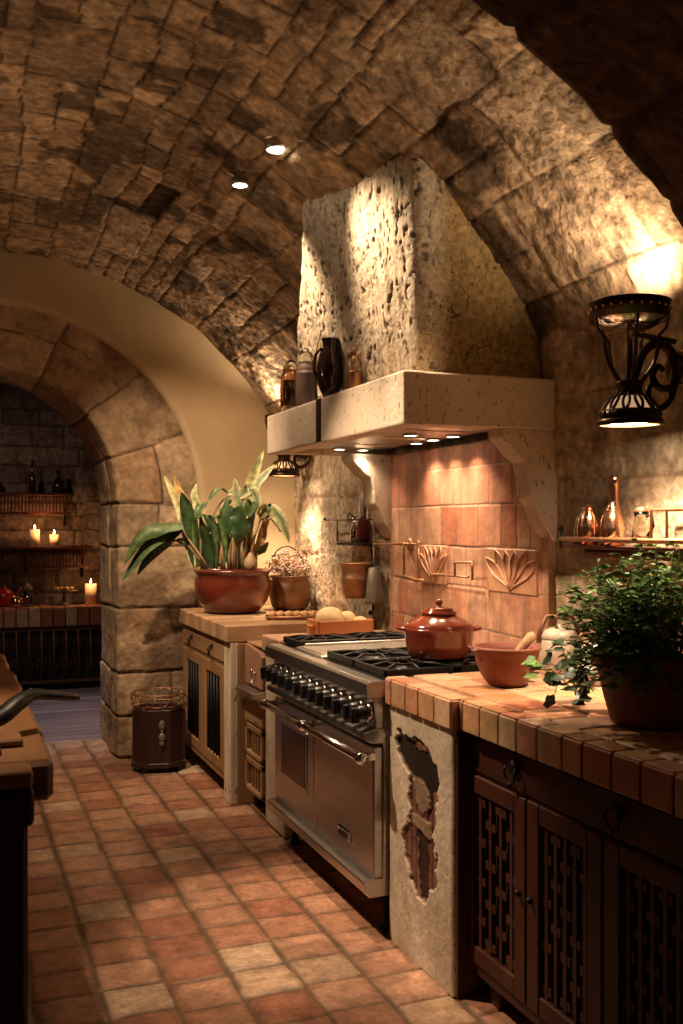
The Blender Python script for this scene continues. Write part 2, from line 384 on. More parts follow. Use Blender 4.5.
# ================================================================ THE SETTING
# floor of the kitchen: worn terracotta tiles
def build_floor():
    x0, x1, y0, y1 = -1.55, 2.2, .6, 6.93
    nu = int((x1 - x0) / .011); nv = int((y1 - y0) / .011)
    X, Y = uv(nu, nv, x0, x1, y0, y1); P = np.stack([X, Y, X * 0], 1)
    wx = X + (fbm(P, 5, 1) - .5) * .018; wy = Y + (fbm(P, 5, 9) - .5) * .018
    px, py = .2035, .188
    ci = np.floor((wx - .640) / px); off = hsh(ci, ci * 0, ci * 0, 5) * .05
    yy = wy - .12 - off; ri = np.floor(yy / py)
    dx = np.abs(((wx - .640) / px) % 1); dx = np.minimum(dx, 1 - dx) * px
    dy = np.abs((yy / py) % 1); dy = np.minimum(dy, 1 - dy) * py
    d = np.minimum(dx * .85, dy * 1.1)
    r1 = hsh(ci, ri, ci * 0, 11); r2 = hsh(ci, ri, ci * 0, 12); r3 = hsh(ci, ri, ci * 0, 13)
    c = lerp((.36, .165, .095), (.48, .265, .165), r1)
    c = np.where((r2 < .18)[:, None], lerp((.29, .115, .065), (.35, .15, .085), r3), c)
    c = np.where((r2 > .80)[:, None], lerp((.47, .30, .18), (.54, .38, .25), r3), c)
    edge = sst(d, .012, .04)[:, None]; c = c * (.82 + .18 * edge)
    st = sst(fbm(P, 4.2, 31), .60, .72)[:, None]; c = c * (1 - .3 * st)
    g = (1 - sst(d, .005, .0095))[:, None]; c = c * (1 - g) + np.array([[.13, .08, .045]]) * g
    z = sst(d, .004, .013) * .006 + (r3 - .5) * .002 + (fbm(P, 9, 3) - .5) * .004 - .006
    grid_mesh('floor', nu, nv, np.stack([X, Y, z], 1), c, M['floor'])['kind'] = 'structure'
build_floor()

# plank floor of the room beyond the arch
def build_back_floor():
    x0, x1, y0, y1 = -1.8, 1.9, 6.90, 9.75
    nu, nv = 120, 320
    X, Y = uv(nu, nv, x0, x1, y0, y1); P = np.stack([X, Y, X * 0], 1)
    r = np.floor(Y / .13); d = np.abs((Y / .13) % 1); d = np.minimum(d, 1 - d) * .13
    R = hsh(r, r * 0, r * 0, 3)
    c = lerp((.20, .16, .17), (.32, .27, .28), R); g = (1 - sst(d, .004, .012))[:, None]
    c = c * (1 - g) + np.array([[.05, .035, .03]]) * g
    z = -.004 * g[:, 0] - .005
    o = grid_mesh('floor', nu, nv, np.stack([X, Y, z], 1), c, M['paleflagged']); o['kind'] = 'structure'
build_back_floor()

XC, ZC = .3, 1.10
def vr(Y): return 2.10 - .13 * sst(np.asarray(Y, float), 4.6, 6.2)
def build_vault():
    nu = 470; nv = 330; a0, a1 = math.radians(17), math.radians(163)
    A, Y = uv(nu, nv, a0, a1, 1.93, 6.34); r = vr(Y); s = A * 2.1
    P = np.stack([np.cos(A) * 2.1, Y, np.sin(A) * 2.1], 1)
    ws = s + (fbm(P, 1.9, 2) - .5) * .11 + (fbm(P, 9, 5) - .5) * .025; wy = Y + (fbm(P, 1.9, 3) - .5) * .11 + (fbm(P, 9, 6) - .5) * .025
    # larger rough blocks towards the near right, smaller bricky ones at the crown
    d1, R1 = masonry(wy, ws, steps(.5, 6.2, .16, .30, 7), .22, .46, 21, 6.5, 1.9, split=.5)
    big = s < 2.35
    d2, R2 = masonry(wy, ws, steps(.5, 2.36, .26, .40, 8) , .30, .55, 22, 6.5, 1.9, split=.3)
    d = np.where(big, d2, d1); R = np.where(big[:, None], R2, R1)
    ms = (R[:, 2] < .036) & ~big
    soft = .6 + .4 * sst(fbm(P, 1.6, 48), .40, .62)
    rough = fbm(P, 6, 40, 5) - .5; fine = fbm(P, 24, 41, 3) - .5
    rib = (vnoise(np.stack([s * 3, Y * 22, s * 0], 1), 1.0, 77) - .5) * (R[:, 0] > .6)
    h = sst(d, .003, .012) * .009 * soft + (R[:, 1] - .5) * .007 + rough * (.012 + .022 * big) + fine * .012 + rib * .012
    tilt = 0
    h = h + tilt - ms * .025
    c = stone_col(R, d, P, (.31, .20, .11), (.54, .395, .245), (.085, .045, .026), (.10, .06, .034), .0045, 3)
    spk = sst(fbm(P, 5, 47, 6), .54, .60)[:, None]; c = c * (1 - .68 * spk * (.35 + .65 * (R[:, 1:2] > .4)))
    c = np.where(ms[:, None], np.array([[.05, .025, .015]]), c)
    rr = r - h
    co = np.stack([XC + np.cos(A) * rr, Y, ZC + np.sin(A) * rr], 1)
    grid_mesh('ceiling', nu, nv, co, c, M['vault'])['kind'] = 'structure'
build_vault()

# low near arch the camera looks out from under
def build_near_arch():
    nu, nv = 240, 120; a0, a1 = math.radians(5), math.radians(175)
    A, T = uv(nu, nv, a0, a1, 0, 1)
    # profile along T: up the far face from the vault down to the soffit, then along the soffit towards the camera
    Y = np.where(T < .12, 2.0, 2.0 - (T - .12) / .88 * 3.2); base = np.where(T < .12, 2.16 - T / .12 * .28, 1.88)
    P = np.stack([np.cos(A) * 2, Y, np.sin(A) * 2 + base], 1)
    d, R = masonry(Y + 5, A * 2, steps(0, 6.5, .22, .36, 31), .25, .5, 33, 9, 0)
    h = sst(d, .004, .02) * .014 + (R[:, 1] - .5) * .02 + (fbm(P, 6, 44, 5) - .5) * .04
    r = base - h; yo = np.where(T < .12, (fbm(P, 7, 45) - .5) * .02, 0)
    c = stone_col(R, d, P, (.11, .055, .032), (.15, .08, .045), (.04, .02, .012), (.06, .03, .02), .007, 5)  # stones coloured darker than the vault's, to put in the arch's unlit gloom
    co = np.stack([XC + np.cos(A) * r, Y + yo, .94 + (ZC - .94) * np.clip(1 - T / .12, 0, 1) + np.sin(A) * r], 1)
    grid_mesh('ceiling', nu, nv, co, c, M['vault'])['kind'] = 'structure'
build_near_arch()

XW = 2.12
def build_right_wall():
    nu, nv = 420, 160; Y, Z = uv(nu, nv, .2, 6.35, .0, 2.25); P = np.stack([Y * 0 + 2, Y, Z], 1)
    wy = Y + (fbm(P, 3, 12) - .5) * .06; wz = Z + (fbm(P, 3, 13) - .5) * .06
    d, R = masonry(wy, wz, [0, .31, .64, .95, 1.28, 1.62, 1.92, 2.4], .3, .62, 51, 7, 0)
    soft = (.3 + .7 * sst(fbm(P, 1.3, 14), .45, .6))
    h = sst(d, .003, .016) * .010 * soft + (R[:, 1] - .5) * .010 + (fbm(P, 5, 15, 5) - .5) * .038 + (fbm(P, 22, 16, 3) - .5) * .012
    c = stone_col(R, d, P, (.42, .32, .21), (.52, .41, .28), (.17, .095, .05), (.26, .18, .11), .004, 8)
    # the old wall is redder and darker right beside the hood and up under the vault
    c2 = fbm(P, 2.2, 66, 4)[:, None]; c = c * (1 - .35 * sst(c2[:, 0], .5, .62)[:, None])
    bk = sst(Y, 3.205, 3.235) * (1 - sst(Y, 4.62, 4.65)) * (Z < 1.85); h = h * (1 - bk) - .012 * bk
    co = np.stack([XW - h, Y, Z], 1)
    grid_mesh('wall_right', nu, nv, co, c, M['rubble'])['kind'] = 'structure'
build_right_wall()

# end wall: smooth ochre plaster around the stone arch
ACX, AZS = .2, 1.58
def build_end_wall():
    b = B(); N = 64; yf, yb = 6.235, 6.33
    def ring(a, bb, y):
        L = [(ACX + a, y, 0.0)]
        for k in range(N + 1):
            t = PI * k / N; L.append((ACX + a * math.cos(t), y, AZS + bb * math.sin(t)))
        L.append((ACX - a, y, 0.0)); return L
    outer = []
    for p in ring(1.33, 1.24, yf):
        dx = p[0] - ACX; dz = p[2] - AZS
        if p[2] <= AZS + 1e-6: outer.append((ACX + math.copysign(2.4, dx), yf, p[2]))
        else:
            k = min(2.4 / max(abs(dx), 1e-6), 2.1 / max(dz, 1e-6)); outer.append((ACX + dx * k, yf, AZS + dz * k))
    loops = [outer, ring(1.335, 1.245, yf), ring(1.315, 1.225, yf - .012), ring(1.29, 1.20, yf - .008), ring(1.275, 1.185, yf + .012), ring(1.27, 1.18, yb)]
    vs = [[b.bm.verts.new(p) for p in L] for L in loops]
    for A, D in zip(vs, vs[1:]):
        for i in range(len(A) - 1):
            f = b.bm.faces.new((A[i], A[i + 1], D[i + 1], D[i])); f.smooth = True
    o = b.build('wall_end', M['plaster']); o['kind'] = 'structure'
build_end_wall()

def build_arch():
    a, bb = .77, .83; th = .50
    # path along the opening
    N = 400; pts = []; nr = []
    H = AZS
    arc = PI * math.sqrt((a * a + bb * bb) / 2); L = 2 * H + arc
    S = np.linspace(0, L, 620)
    X = np.zeros_like(S); Z = np.zeros_like(S); NX = np.zeros_like(S); NZ = np.zeros_like(S)
    for i, s_ in enumerate(S):
        if s_ < H: X[i], Z[i], NX[i], NZ[i] = ACX + a, s_, 1, 0
        elif s_ > H + arc: X[i], Z[i], NX[i], NZ[i] = ACX - a, L - s_, -1, 0
        else:
            t = (s_ - H) / arc * PI; X[i] = ACX + a * math.cos(t); Z[i] = AZS + bb * math.sin(t)
            q = Vector((math.cos(t) / a, math.sin(t) / bb)).normalized(); NX[i], NZ[i] = q
    dep = .72; rad = .03
    T = np.concatenate([np.linspace(-dep, -.035, 54), np.linspace(-.03, .03, 9), np.linspace(.04, th + .05, 46)])
    nu, nv = len(S), len(T)
    Si, Ti = np.meshgrid(S, T, indexing='ij'); Si = Si.ravel(); Ti = Ti.ravel()
    idx = np.repeat(np.arange(nu), nv)
    px, pz, nx, nz = X[idx], Z[idx], NX[idx], NZ[idx]
    # rounded arris: t<0 runs into the opening's depth, t>0 across the front face
    yb = np.where(Ti < -rad, -Ti, 0) ; out = np.where(Ti > rad, Ti, 0)
    ang = np.clip((Ti + rad) / (2 * rad), 0, 1) * PI / 2; inn = (Ti >= -rad) & (Ti <= rad)
    yb = np.where(inn, rad * (1 - np.sin(ang)), yb); out = np.where(inn, rad * (1 - np.cos(ang)), out)
    scale = np.where((Si > H) & (Si < H + arc), 1.0, 1.0)
    bx_, bz_ = px + nx * out, pz + nz * out
    # normals
    wN = np.clip(ang / (PI / 2), 0, 1); fy = -np.sin(wN * PI / 2); fi = -np.cos(wN * PI / 2)
    P = np.stack([bx_, yb, bz_], 1)
    ws = Si + (fbm(P, 3, 70) - .5) * .035; wt = Ti + (fbm(P, 3, 71) - .5) * .035
    cs = steps(.0, L, .24, .40, 90)
    # blocks: each course is one stone wrapping the corner, with an odd joint across the face
    rg = np.random.RandomState(5); tb = np.array(cs); ci = np.clip(np.searchsorted(tb, ws, side='right') - 1, 0, len(tb) - 2)
    d = np.minimum(ws - tb[ci], tb[ci + 1] - ws)
    jt = rg.uniform(.16, .36, len(tb)); j2 = -rg.uniform(.18, .6, len(tb))
    has = rg.rand(len(tb)) < .85
    dj = np.where(has[ci], np.abs(wt - jt[ci]), 9); d = np.minimum(d, dj); d = np.minimum(d, np.abs(wt - j2[ci]))
    blk = ci * 4 + (wt > jt[ci]) * has[ci] * 1 + (wt < j2[ci]) * 2
    R = np.stack([hsh(blk, blk * 0, blk * 0, 6), hsh(blk, blk * 0, blk * 0, 7), hsh(blk, blk * 0, blk * 0, 8)], 1)
    h = sst(d, .003, .014) * .014 + (R[:, 1] - .5) * .012 + (fbm(P, 6, 72, 5) - .5) * .030 + (fbm(P, 22, 73, 3) - .5) * .010 - .008
    c = stone_col(R, d, P, (.32, .20, .11), (.56, .42, .26), (.12, .06, .03), (.10, .06, .034), .004, 12)
    low = sst(AZS - pz, .25, 1.3)[:, None] * .0; c = c * (1 - low)
    co = np.stack([bx_ + nx * fi * h, 6.27 + yb + fy * h, bz_ + nz * fi * h], 1)
    o = grid_mesh('wall_arch', nu, nv, co, c, M['archstone']); o['kind'] = 'structure'
build_arch()

# other sides of the shell
bx((-1.62, -1.0, 0), (-1.52, 6.3, 2.4)).build('wall_left', M['plaster'])['kind'] = 'structure'
# room behind the arch
def build_back_wall():
    nu, nv = 260, 210; X, Z = uv(nu, nv, -1.8, 1.9, 0, 3.0); P = np.stack([X, X * 0 + 9, Z], 1)
    wx = X + (fbm(P, 3, 80) - .5) * .05; wz = Z + (fbm(P, 3, 81) - .5) * .04
    d, R = masonry(wx, wz, steps(0, 3.1, .12, .2, 82), .2, .42, 83, 2.2, -1.9)
    h = sst(d, .004, .02) * .018 + (R[:, 1] - .5) * .03 + (fbm(P, 7, 84, 4) - .5) * .03
    c = stone_col(R, d, P, (.20, .14, .11), (.30, .22, .17), (.05, .03, .02), (.09, .06, .045), .006, 15)
    grid_mesh('wall_back', nu, nv, np.stack([X, 9.72 - h, Z], 1), c, M['rubble'])['kind'] = 'structure'
build_back_wall()
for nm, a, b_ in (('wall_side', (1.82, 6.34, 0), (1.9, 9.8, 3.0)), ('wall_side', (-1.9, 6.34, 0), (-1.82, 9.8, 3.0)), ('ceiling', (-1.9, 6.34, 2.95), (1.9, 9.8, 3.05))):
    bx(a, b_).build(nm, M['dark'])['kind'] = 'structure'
#PART2
def colour(o, c):
    n = len(o.data.vertices); o.data.attributes['col'].data.foreach_set('color', np.tile(np.array([*c, 1], np.float32), n)); return o
# ================================================================ HOOD
def build_hood():
    H = thing('range_hood', (1.85, 4.0, 1.807), 'massive porous plaster range hood with stone mantel above the steel range', 'range hood')
    # tapering chimney breast, its top meeting the vault
    bot = [(2.14, 4.80), (1.60, 4.80), (1.60, 3.30), (2.14, 3.30)]
    top = [(2.14, 4.21), (1.45, 4.21), (1.54, 3.22), (2.14, 3.24)]
    def path(poly, R, n):
        # fillet the two front corners
        p0, p1, p2, p3 = [Vector(q) for q in poly]
        def arc(a, c, b_):
            u = (a - c).normalized() * R; w = (b_ - c).normalized() * R
            return [(1 - t) ** 2 * (c + u) + 2 * t * (1 - t) * c + t * t * (c + w) for t in np.linspace(0, 1, 10).tolist()]
        A1 = arc(p0, p1, p2); A2 = arc(p1, p2, p3)
        L = [p0 + (A1[0] - p0) * t for t in np.linspace(0, 1, n[0])[:-1].tolist()] + A1 + [A1[-1] + (A2[0] - A1[-1]) * t for t in np.linspace(0, 1, n[1])[1:-1].tolist()] + A2 + [A2[-1] + (p3 - A2[-1]) * t for t in np.linspace(0, 1, n[2])[1:].tolist()]
        return np.array([tuple(q) for q in L])
    n = (24, 260, 110); Bp = path(bot, .07, n); Tp = path(top, .07, n); nu = len(Bp); nv = 170
    co = np.zeros((nu, nv, 3))
    for i in range(nu):
        b0 = np.array([*Bp[i], 1.99]); d = np.array([*Tp[i], 2.80]) - b0
        t = 0.0
        while t < 1.6:
            q = b0 + d * t
            if math.hypot(q[0] - XC, q[2] - ZC) > vr(q[1]) + .02: break
            t += .004
        t = max(t, .02); co[i] = b0 + d * np.linspace(0, t, nv)[:, None]
    P = co.reshape(-1, 3).copy()
    # outward direction in plan
    tg = np.gradient(Bp, axis=0); nrm = np.stack([-tg[:, 1], tg[:, 0]], 1); nrm /= np.linalg.norm(nrm, axis=1)[:, None]
    mid = Bp.mean(0) + np.array([.3, 0]); sgn = np.sign(((Bp - mid) * nrm).sum(1)); nrm *= sgn[:, None]
    nn = np.repeat(nrm, nv, 0)
    st = np.stack([P[:, 0], P[:, 1], P[:, 2] * .5], 1)
    front = np.repeat(np.clip((1.75 - Bp[:, 0]) / .1, 0, 1), nv)
    wave = (fbm(st * np.array([[1, 1, .7]]), 4.5, 100, 3) - .5) * .045 * front
    pq = fbm(st, 60, 101, 3); pit = sst(pq, .62, .72) * (.001 + .009 * front)
    ln = (vnoise(np.stack([P[:, 0] * 12, P[:, 1] * 30, P[:, 2] * 3], 1), 1, 102) - .5) * .010 * front
    h = wave + ln - pit + (fbm(P, 14, 103, 4) - .5) * .010
    P[:, :2] += nn * h[:, None]
    cr = lerp((.52, .42, .29), (.60, .50, .36), fbm(st, 2.5, 104))
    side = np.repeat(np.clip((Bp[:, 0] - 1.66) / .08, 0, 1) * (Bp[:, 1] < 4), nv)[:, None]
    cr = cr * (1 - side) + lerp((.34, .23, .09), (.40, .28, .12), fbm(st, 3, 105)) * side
    dk = (sst(pq, .63, .70) * (.25 + .75 * front))[:, None]; cr = cr * (1 - .7 * dk)
    # fine cracks low on the side face
    crk = np.abs(fbm(P, 7, 106, 4) - .5); zone = np.exp(-((P[:, 0] - 1.80) / .10) ** 2) * np.exp(-((P[:, 2] - 2.2) / .20) ** 2)
    ck = ((1 - sst(crk, .004, .012)) * (zone > .25))[:, None] * side; cr = cr * (1 - .75 * ck)
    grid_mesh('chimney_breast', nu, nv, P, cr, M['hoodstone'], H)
    # mantel slabs
    X0, Y0, Y1, z0, z1 = 1.485, 3.19, 4.815, 1.807, 2.0
    b = B()
    b.box((X0, Y0, z0), (X0 + .09, 4.045, z1), bev=.008, seg=2); b.box((X0, 4.055, z0), (X0 + .09, Y1, z1), bev=.008, seg=2)
    b.box((X0 + .085, Y0, z0 + .002), (XW - .01, Y0 + .09, z1 - .002), bev=.008, seg=2)
    b.box((X0 + .085, Y1 - .09, z0 + .002), (XW - .01, Y1, z1 - .002), bev=.008, seg=2)
    b.box((X0 + .05, Y0 + .05, z1 - .03), (XW - .01, Y1 - .05, z1 - .004), bev=.003)
    b.build('mantel', M['travertine'], H)
    bx((X0 - .004, 4.030, z0 + .004), (X0 + .02, 4.085, z1 - .002), bev=.002).build('mantel_strap', M['bronze'], H)['label'] = 'dark strip let into the mantel front'
    b = B(); b.box((X0 + .09, Y0 + .09, 1.842), (XW - .02, Y1 - .09, 1.862), bev=.002)
    for k in range(4):
        y = Y0 + .12 + k * .36; b.box((X0 + .13, y, 1.834), (XW - .08, y + .30, 1.842), bev=.003)
    b.build('filter_panel', M['steel'], H)
    for (x, y) in ((1.80, 4.62), (1.93, 4.63), (1.80, 3.80), (2.0, 4.16), (1.99, 3.97), (1.99, 3.78)):
        l = B().lathe([(.030, 1.834), (.036, 1.830), (.036, 1.826), (.026, 1.826)], (x, y, 0), 20).build('hood_light', M['steel'], H)
        B().lathe([(0, 1.829), (.026, 1.829), (.025, 1.827), (0, 1.8265)], (x, y, 0), 20).build('lens', M['bulbs'], l)
    # corbels carrying the mantel
    prof = [(2.13, 1.812), (1.88, 1.812), (1.885, 1.775), (1.93, 1.735), (1.945, 1.715), (1.985, 1.69), (2.00, 1.635), (2.005, 1.56), (2.03, 1.53), (2.06, 1.46), (2.085, 1.43), (2.10, 1.40), (2.13, 1.38)]
    for (y0, y1) in ((3.20, 3.30), (4.66, 4.80)):
        B().prism(prof, y0, y1, 'y', bev=.006).build('corbel', M['travertine'], H)
    return H
build_hood()

# ================================================================ BACKSPLASH
def petal_relief(name, yc, zc, w, h, parent):
    b = B(); x = 2.094
    b.box((x - .006, yc - w / 2, zc - h / 2), (x + .02, yc + w / 2, zc + h / 2), bev=.004)
    for sgn in (-1, 1):
        for (a, ln) in ((.16, .94), (.52, 1.0), (.88, .96)):
            pts = []; base = Vector((x - .008, yc + sgn * .004, zc - h * .40))
            L = ln * h * .86 * (1.0 + .32 * a); ca, sa = math.cos(a), math.sin(a)
            for t in np.linspace(0, 1, 15):   # outline of a petal: up one side, back down the other
                k = t * 2 if t < .5 else 2 - t * 2
                s_ = (1 if t < .5 else -1) * math.sin(PI * min(1, k) ** 1.5) * w * .075 if 0 < t < 1 else 0
                u_, v_ = k * L, s_
                pts.append(base + Vector((0, sgn * (u_ * sa * w / h * .62 + v_ * ca), u_ * ca - v_ * sa * .8)))
            b.tube(pts, .0052, 6)
    b.tube([(x - .008, yc, zc - h * .46), (x - .008, yc, zc + h * .30)], .0055, 6)
    b.c = (.50, .27, .16)
    o = b.build(name, M['wtile'], parent)
    a = o.data.attributes.get('col')
    n = len(o.data.vertices); a.data.foreach_set('color', np.tile(np.array([.52, .27, .155, 1], np.float32), n))
    return o

def build_backsplash():
    T = thing('tile_backsplash', (2.1, 3.97, .92), 'terracotta tile backsplash with raised flower tiles behind the range', 'backsplash')
    y0, y1, z0, z1 = 3.205, 4.645, .90, 1.806
    nu = 340; nv = 230; Y, Z = uv(nu, nv, y0, y1, z0, z1); P = np.stack([Y * 0, Y, Z], 1)
    zb = [.90, 1.01, 1.185, 1.358, 1.538, 1.705, 1.86]
    wy = Y + (fbm(P, 5, 110) - .5) * .012; wz = Z + (fbm(P, 5, 111) - .5) * .010
    d, R = masonry(wy, wz, zb, .085, .21, 113, 4.8, 3.15)
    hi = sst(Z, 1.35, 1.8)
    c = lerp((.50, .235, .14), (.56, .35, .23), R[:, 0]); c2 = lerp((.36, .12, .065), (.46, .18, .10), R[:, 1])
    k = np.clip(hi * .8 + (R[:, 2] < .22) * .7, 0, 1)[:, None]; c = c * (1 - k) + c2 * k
    stre = (vnoise(np.stack([Y * 34, Z * 5, Y * 0], 1), 1, 119))[:, None]; c = c * (.8 + .4 * stre)
    g = (1 - sst(d, .0025, .006))[:, None]; c = c * (1 - g) + np.array([[.40, .25, .16]]) * g
    h = sst(d, .002, .006) * .0025 + (R[:, 1] - .5) * .002 + (fbm(P, 9, 114, 4) - .5) * .006
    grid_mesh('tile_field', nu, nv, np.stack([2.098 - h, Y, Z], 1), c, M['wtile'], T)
    for ye in (3.2045, 4.6385): _q = bx((2.088, ye, .925), (2.124, ye + .008, 1.804), bev=.002); colour(_q.build('edge_strip', M['wtile'], T), (.42, .23, .14))
    petal_relief('flower_tile', 3.475, 1.268, .38, .178, T); petal_relief('flower_tile', 4.165, 1.270, .26, .178, T)
build_backsplash()

# ================================================================ RANGE
def build_range():
    R = thing('kitchen_range', (1.75, 3.84, 0), 'wide stainless steel double oven range with griddle and black burner grates', 'range')
    y0, y1 = 3.235, 4.445; xf = 1.395
    bx((xf + .03, y0, .14), (2.08, 4.385, .86), bev=.004).build('body', M['steel'], R)
    # top with thick rolled front edge
    b = B(); b.prism([(1.362, .848), (1.372, .842), (2.085, .842), (2.085, .902), (1.375, .902), (1.362, .892)], y0, y1, 'y', bev=.002)
    b.build('top_surface', M['steel'], R)
    b = B(); b.prism([(1.388, .842), (1.43, .842), (1.43, .735), (1.400, .735)], y0 + .003, 4.40, 'y', bev=.002); cp = b.build('control_panel', M['steel'], R)
    b = B(); b.prism([(1.355, .722), (1.40, .735), (1.43, .735), (1.43, .682), (1.385, .682), (1.352, .700)], y0, 4.39, 'y', bev=.002); b.build('drip_rail', M['steel'], R)
    yd = 4.385
    ys = [3.275, 3.345, 3.455, 3.545, 3.635, 3.725, 3.815, 3.905, 4.02, 4.115, 4.205, 4.29, 4.365][:13]
    for i, y in enumerate(ys):
        z = .788 + (0.012 if i % 2 else 0) * 0
        k = B().lathe([(0, 1.340), (.022, 1.341), (.026, 1.346), (.028, 1.372), (.029, 1.378)], (0, y, z), 18, axis='x').box((1.318, y - .013, z - .036), (1.350, y + .013, z + .020), bev=.005, seg=2, smooth=True).build('knob', M['black'], R)
        q = B(); q.lathe([(.028, 1.376), (.035, 1.380), (.035, 1.388), (.030, 1.394)], (0, y, z), 20, axis='x'); q.build('bezel', M['chrome'], k)
        q = B(); q.box((1.315, y - .003, z - .005), (1.319, y + .003, z + .018), bev=.001); q.build('pointer', M['chrome'], k)
    # ovens
    def door(a, c, window):
        d = bx((xf - .005, a, .205), (xf + .03, c, .668), bev=.005, seg=2).build('oven_door', M['steel'], R)
        if window:
            w = B(); w.box((xf - .010, 3.935, .325), (xf + .0, 4.290, .585), bev=.004); w.build('window_frame', M['steel'], d)
            w = B(); w.box((xf - .0125, 3.955, .345), (xf - .004, 4.270, .565), bev=.003); w.build('window_pane', M['ovenglass'], d)
        return d
    d1 = door(y0 + .004, 3.855, False); d2 = door(3.862, yd, True)
    # one long towel-bar handle with brackets
    b = B(); b.tube([(1.338, 3.222, .638), (1.338, y1 + .003, .638)], .0155, 16)
    h = b.build('door_handle', M['chrome'], R)
    for y in (3.235, 3.855, 4.37):
        q = B(); q.lathe([(0, y - .022), (.02, y - .022), (.023, y - .012), (.023, y + .012), (.02, y + .022), (0, y + .022)], (1.338, 0, .638), 16, axis='y')
        q.box((1.342, y - .013, .624), (xf, y + .013, .652), bev=.004); q.build('bracket', M['chrome'], h)
    # sheet shelf behind the handle, kick panel, feet
    b = B(); b.prism([(1.36, .155), (1.352, .165), (1.352, .195), (1.37, .205), (1.43, .205), (1.43, .140), (1.375, .140)], y0, yd, 'y', bev=.003); b.build('kick_panel', M['steel'], R)
    for (x, y) in ((1.47, 3.3), (1.47, 4.33), (2.0, 3.3), (2.0, 4.33)):
        B().lathe([(0, 0.002), (.025, .002), (.025, .012), (.014, .02), (.014, .145), (0, .145)], (x, y, 0), 14).build('foot', M['iron'], R)
    # maker's plate
    pl = bx((xf - .013, 3.450, .266), (xf - .004, 3.570, .312), bev=.004).build('nameplate', M['chrome'], R)
    cu = bpy.data.curves.new('t', 'FONT'); cu.body = 'VIKING'; cu.size = .033; cu.extrude = .0012; cu.align_x = 'CENTER'; cu.align_y = 'CENTER'
    to = bpy.data.objects.new('t', cu); COL.objects.link(to); bpy.context.view_layer.update()
    me = bpy.data.meshes.new_from_object(to.evaluated_get(bpy.context.evaluated_depsgraph_get())); bpy.data.objects.remove(to)
    me.transform(Matrix.Translation((xf - .0138, 3.51, .289)) @ Matrix.Rotation(-PI / 2, 4, 'Z') @ Matrix.Rotation(PI / 2, 4, 'X'))
    link_mesh('lettering', me, M['black'], pl)
    # cooktop: griddle and grates
    b = B(); b.box((1.425, 3.86, .902), (1.99, 4.20, .914), bev=.004); b.box((1.44, 3.875, .914), (1.47, 4.185, .918), bev=.001)
    b.box((1.985, 3.86, .902), (1.997, 4.20, .930), bev=.003); b.box((1.47, 3.855, .902), (1.99, 3.865, .926), bev=.002); b.box((1.47, 4.195, .902), (1.99, 4.205, .926), bev=.002)
    b.build('griddle', M['griddle'], R)
    b = B(); b.box((1.43, y0 + .02, .900), (2.02, 3.85, .905), bev=.001); b.build('burner_pan', M['black'], R); b = B(); b.box((1.43, 4.21, .900), (2.02, y1 - .015, .905), bev=.001); b.build('burner_pan', M['black'], R)
    def grate(xa, xb, ya, yb):
        b = B(); zt = .945; w = .007
        for (p, q) in (((xa, ya), (xb, ya)), ((xa, yb), (xb, yb)), ((xa, ya), (xa, yb)), ((xb, ya), (xb, yb))):
            b.box((min(p[0], q[0]) - w, min(p[1], q[1]) - w, .908), (max(p[0], q[0]) + w, max(p[1], q[1]) + w, .936), bev=.003)
        xm, ym = (xa + xb) / 2, (ya + yb) / 2
        for k in range(8):
            a = k * PI / 4; ex = xm + math.cos(a) * (xb - xa) / 2 * (1 if k % 2 == 0 else .98); ey = ym + math.sin(a) * (yb - ya) / 2 * (1 if k % 2 == 0 else .98)
            if k % 2: ex = xm + math.copysign((xb - xa) / 2, math.cos(a)); ey = ym + math.copysign((yb - ya) / 2, math.sin(a))
            b.tube([(ex, ey, .930), (xm + (ex - xm) * .6, ym + (ey - ym) * .6, zt - .004), (xm + (ex - xm) * .28, ym + (ey - ym) * .28, zt - .004)], .0062, 6)
        b.lathe([(.062, zt - .010), (.070, zt - .010), (.070, zt - .002), (.062, zt - .002), (.062, zt - .010)], (xm, ym, 0), 24)
        g = b.build('burner_grate', M['iron'], R)
        b = B(); b.lathe([(0, .905), (.045, .905), (.048, .915), (.036, .924), (.02, .928), (0, .928)], (xm, ym, 0), 20); b.build('burner_cap', M['black'], g)
    for (xa, xb) in ((1.45, 1.725), (1.745, 2.005)):
        grate(xa, xb, 3.27, 3.545); grate(xa, xb, 3.57, 3.84)
    for (xa, xb) in ((1.45, 1.725), (1.745, 2.005)): grate(xa, xb, 4.225, 4.42)
    bx((2.03, y0 + .01, .90), (2.08, y1 - .01, .935), bev=.006).build('back_trim', M['steel'], R)
build_range()

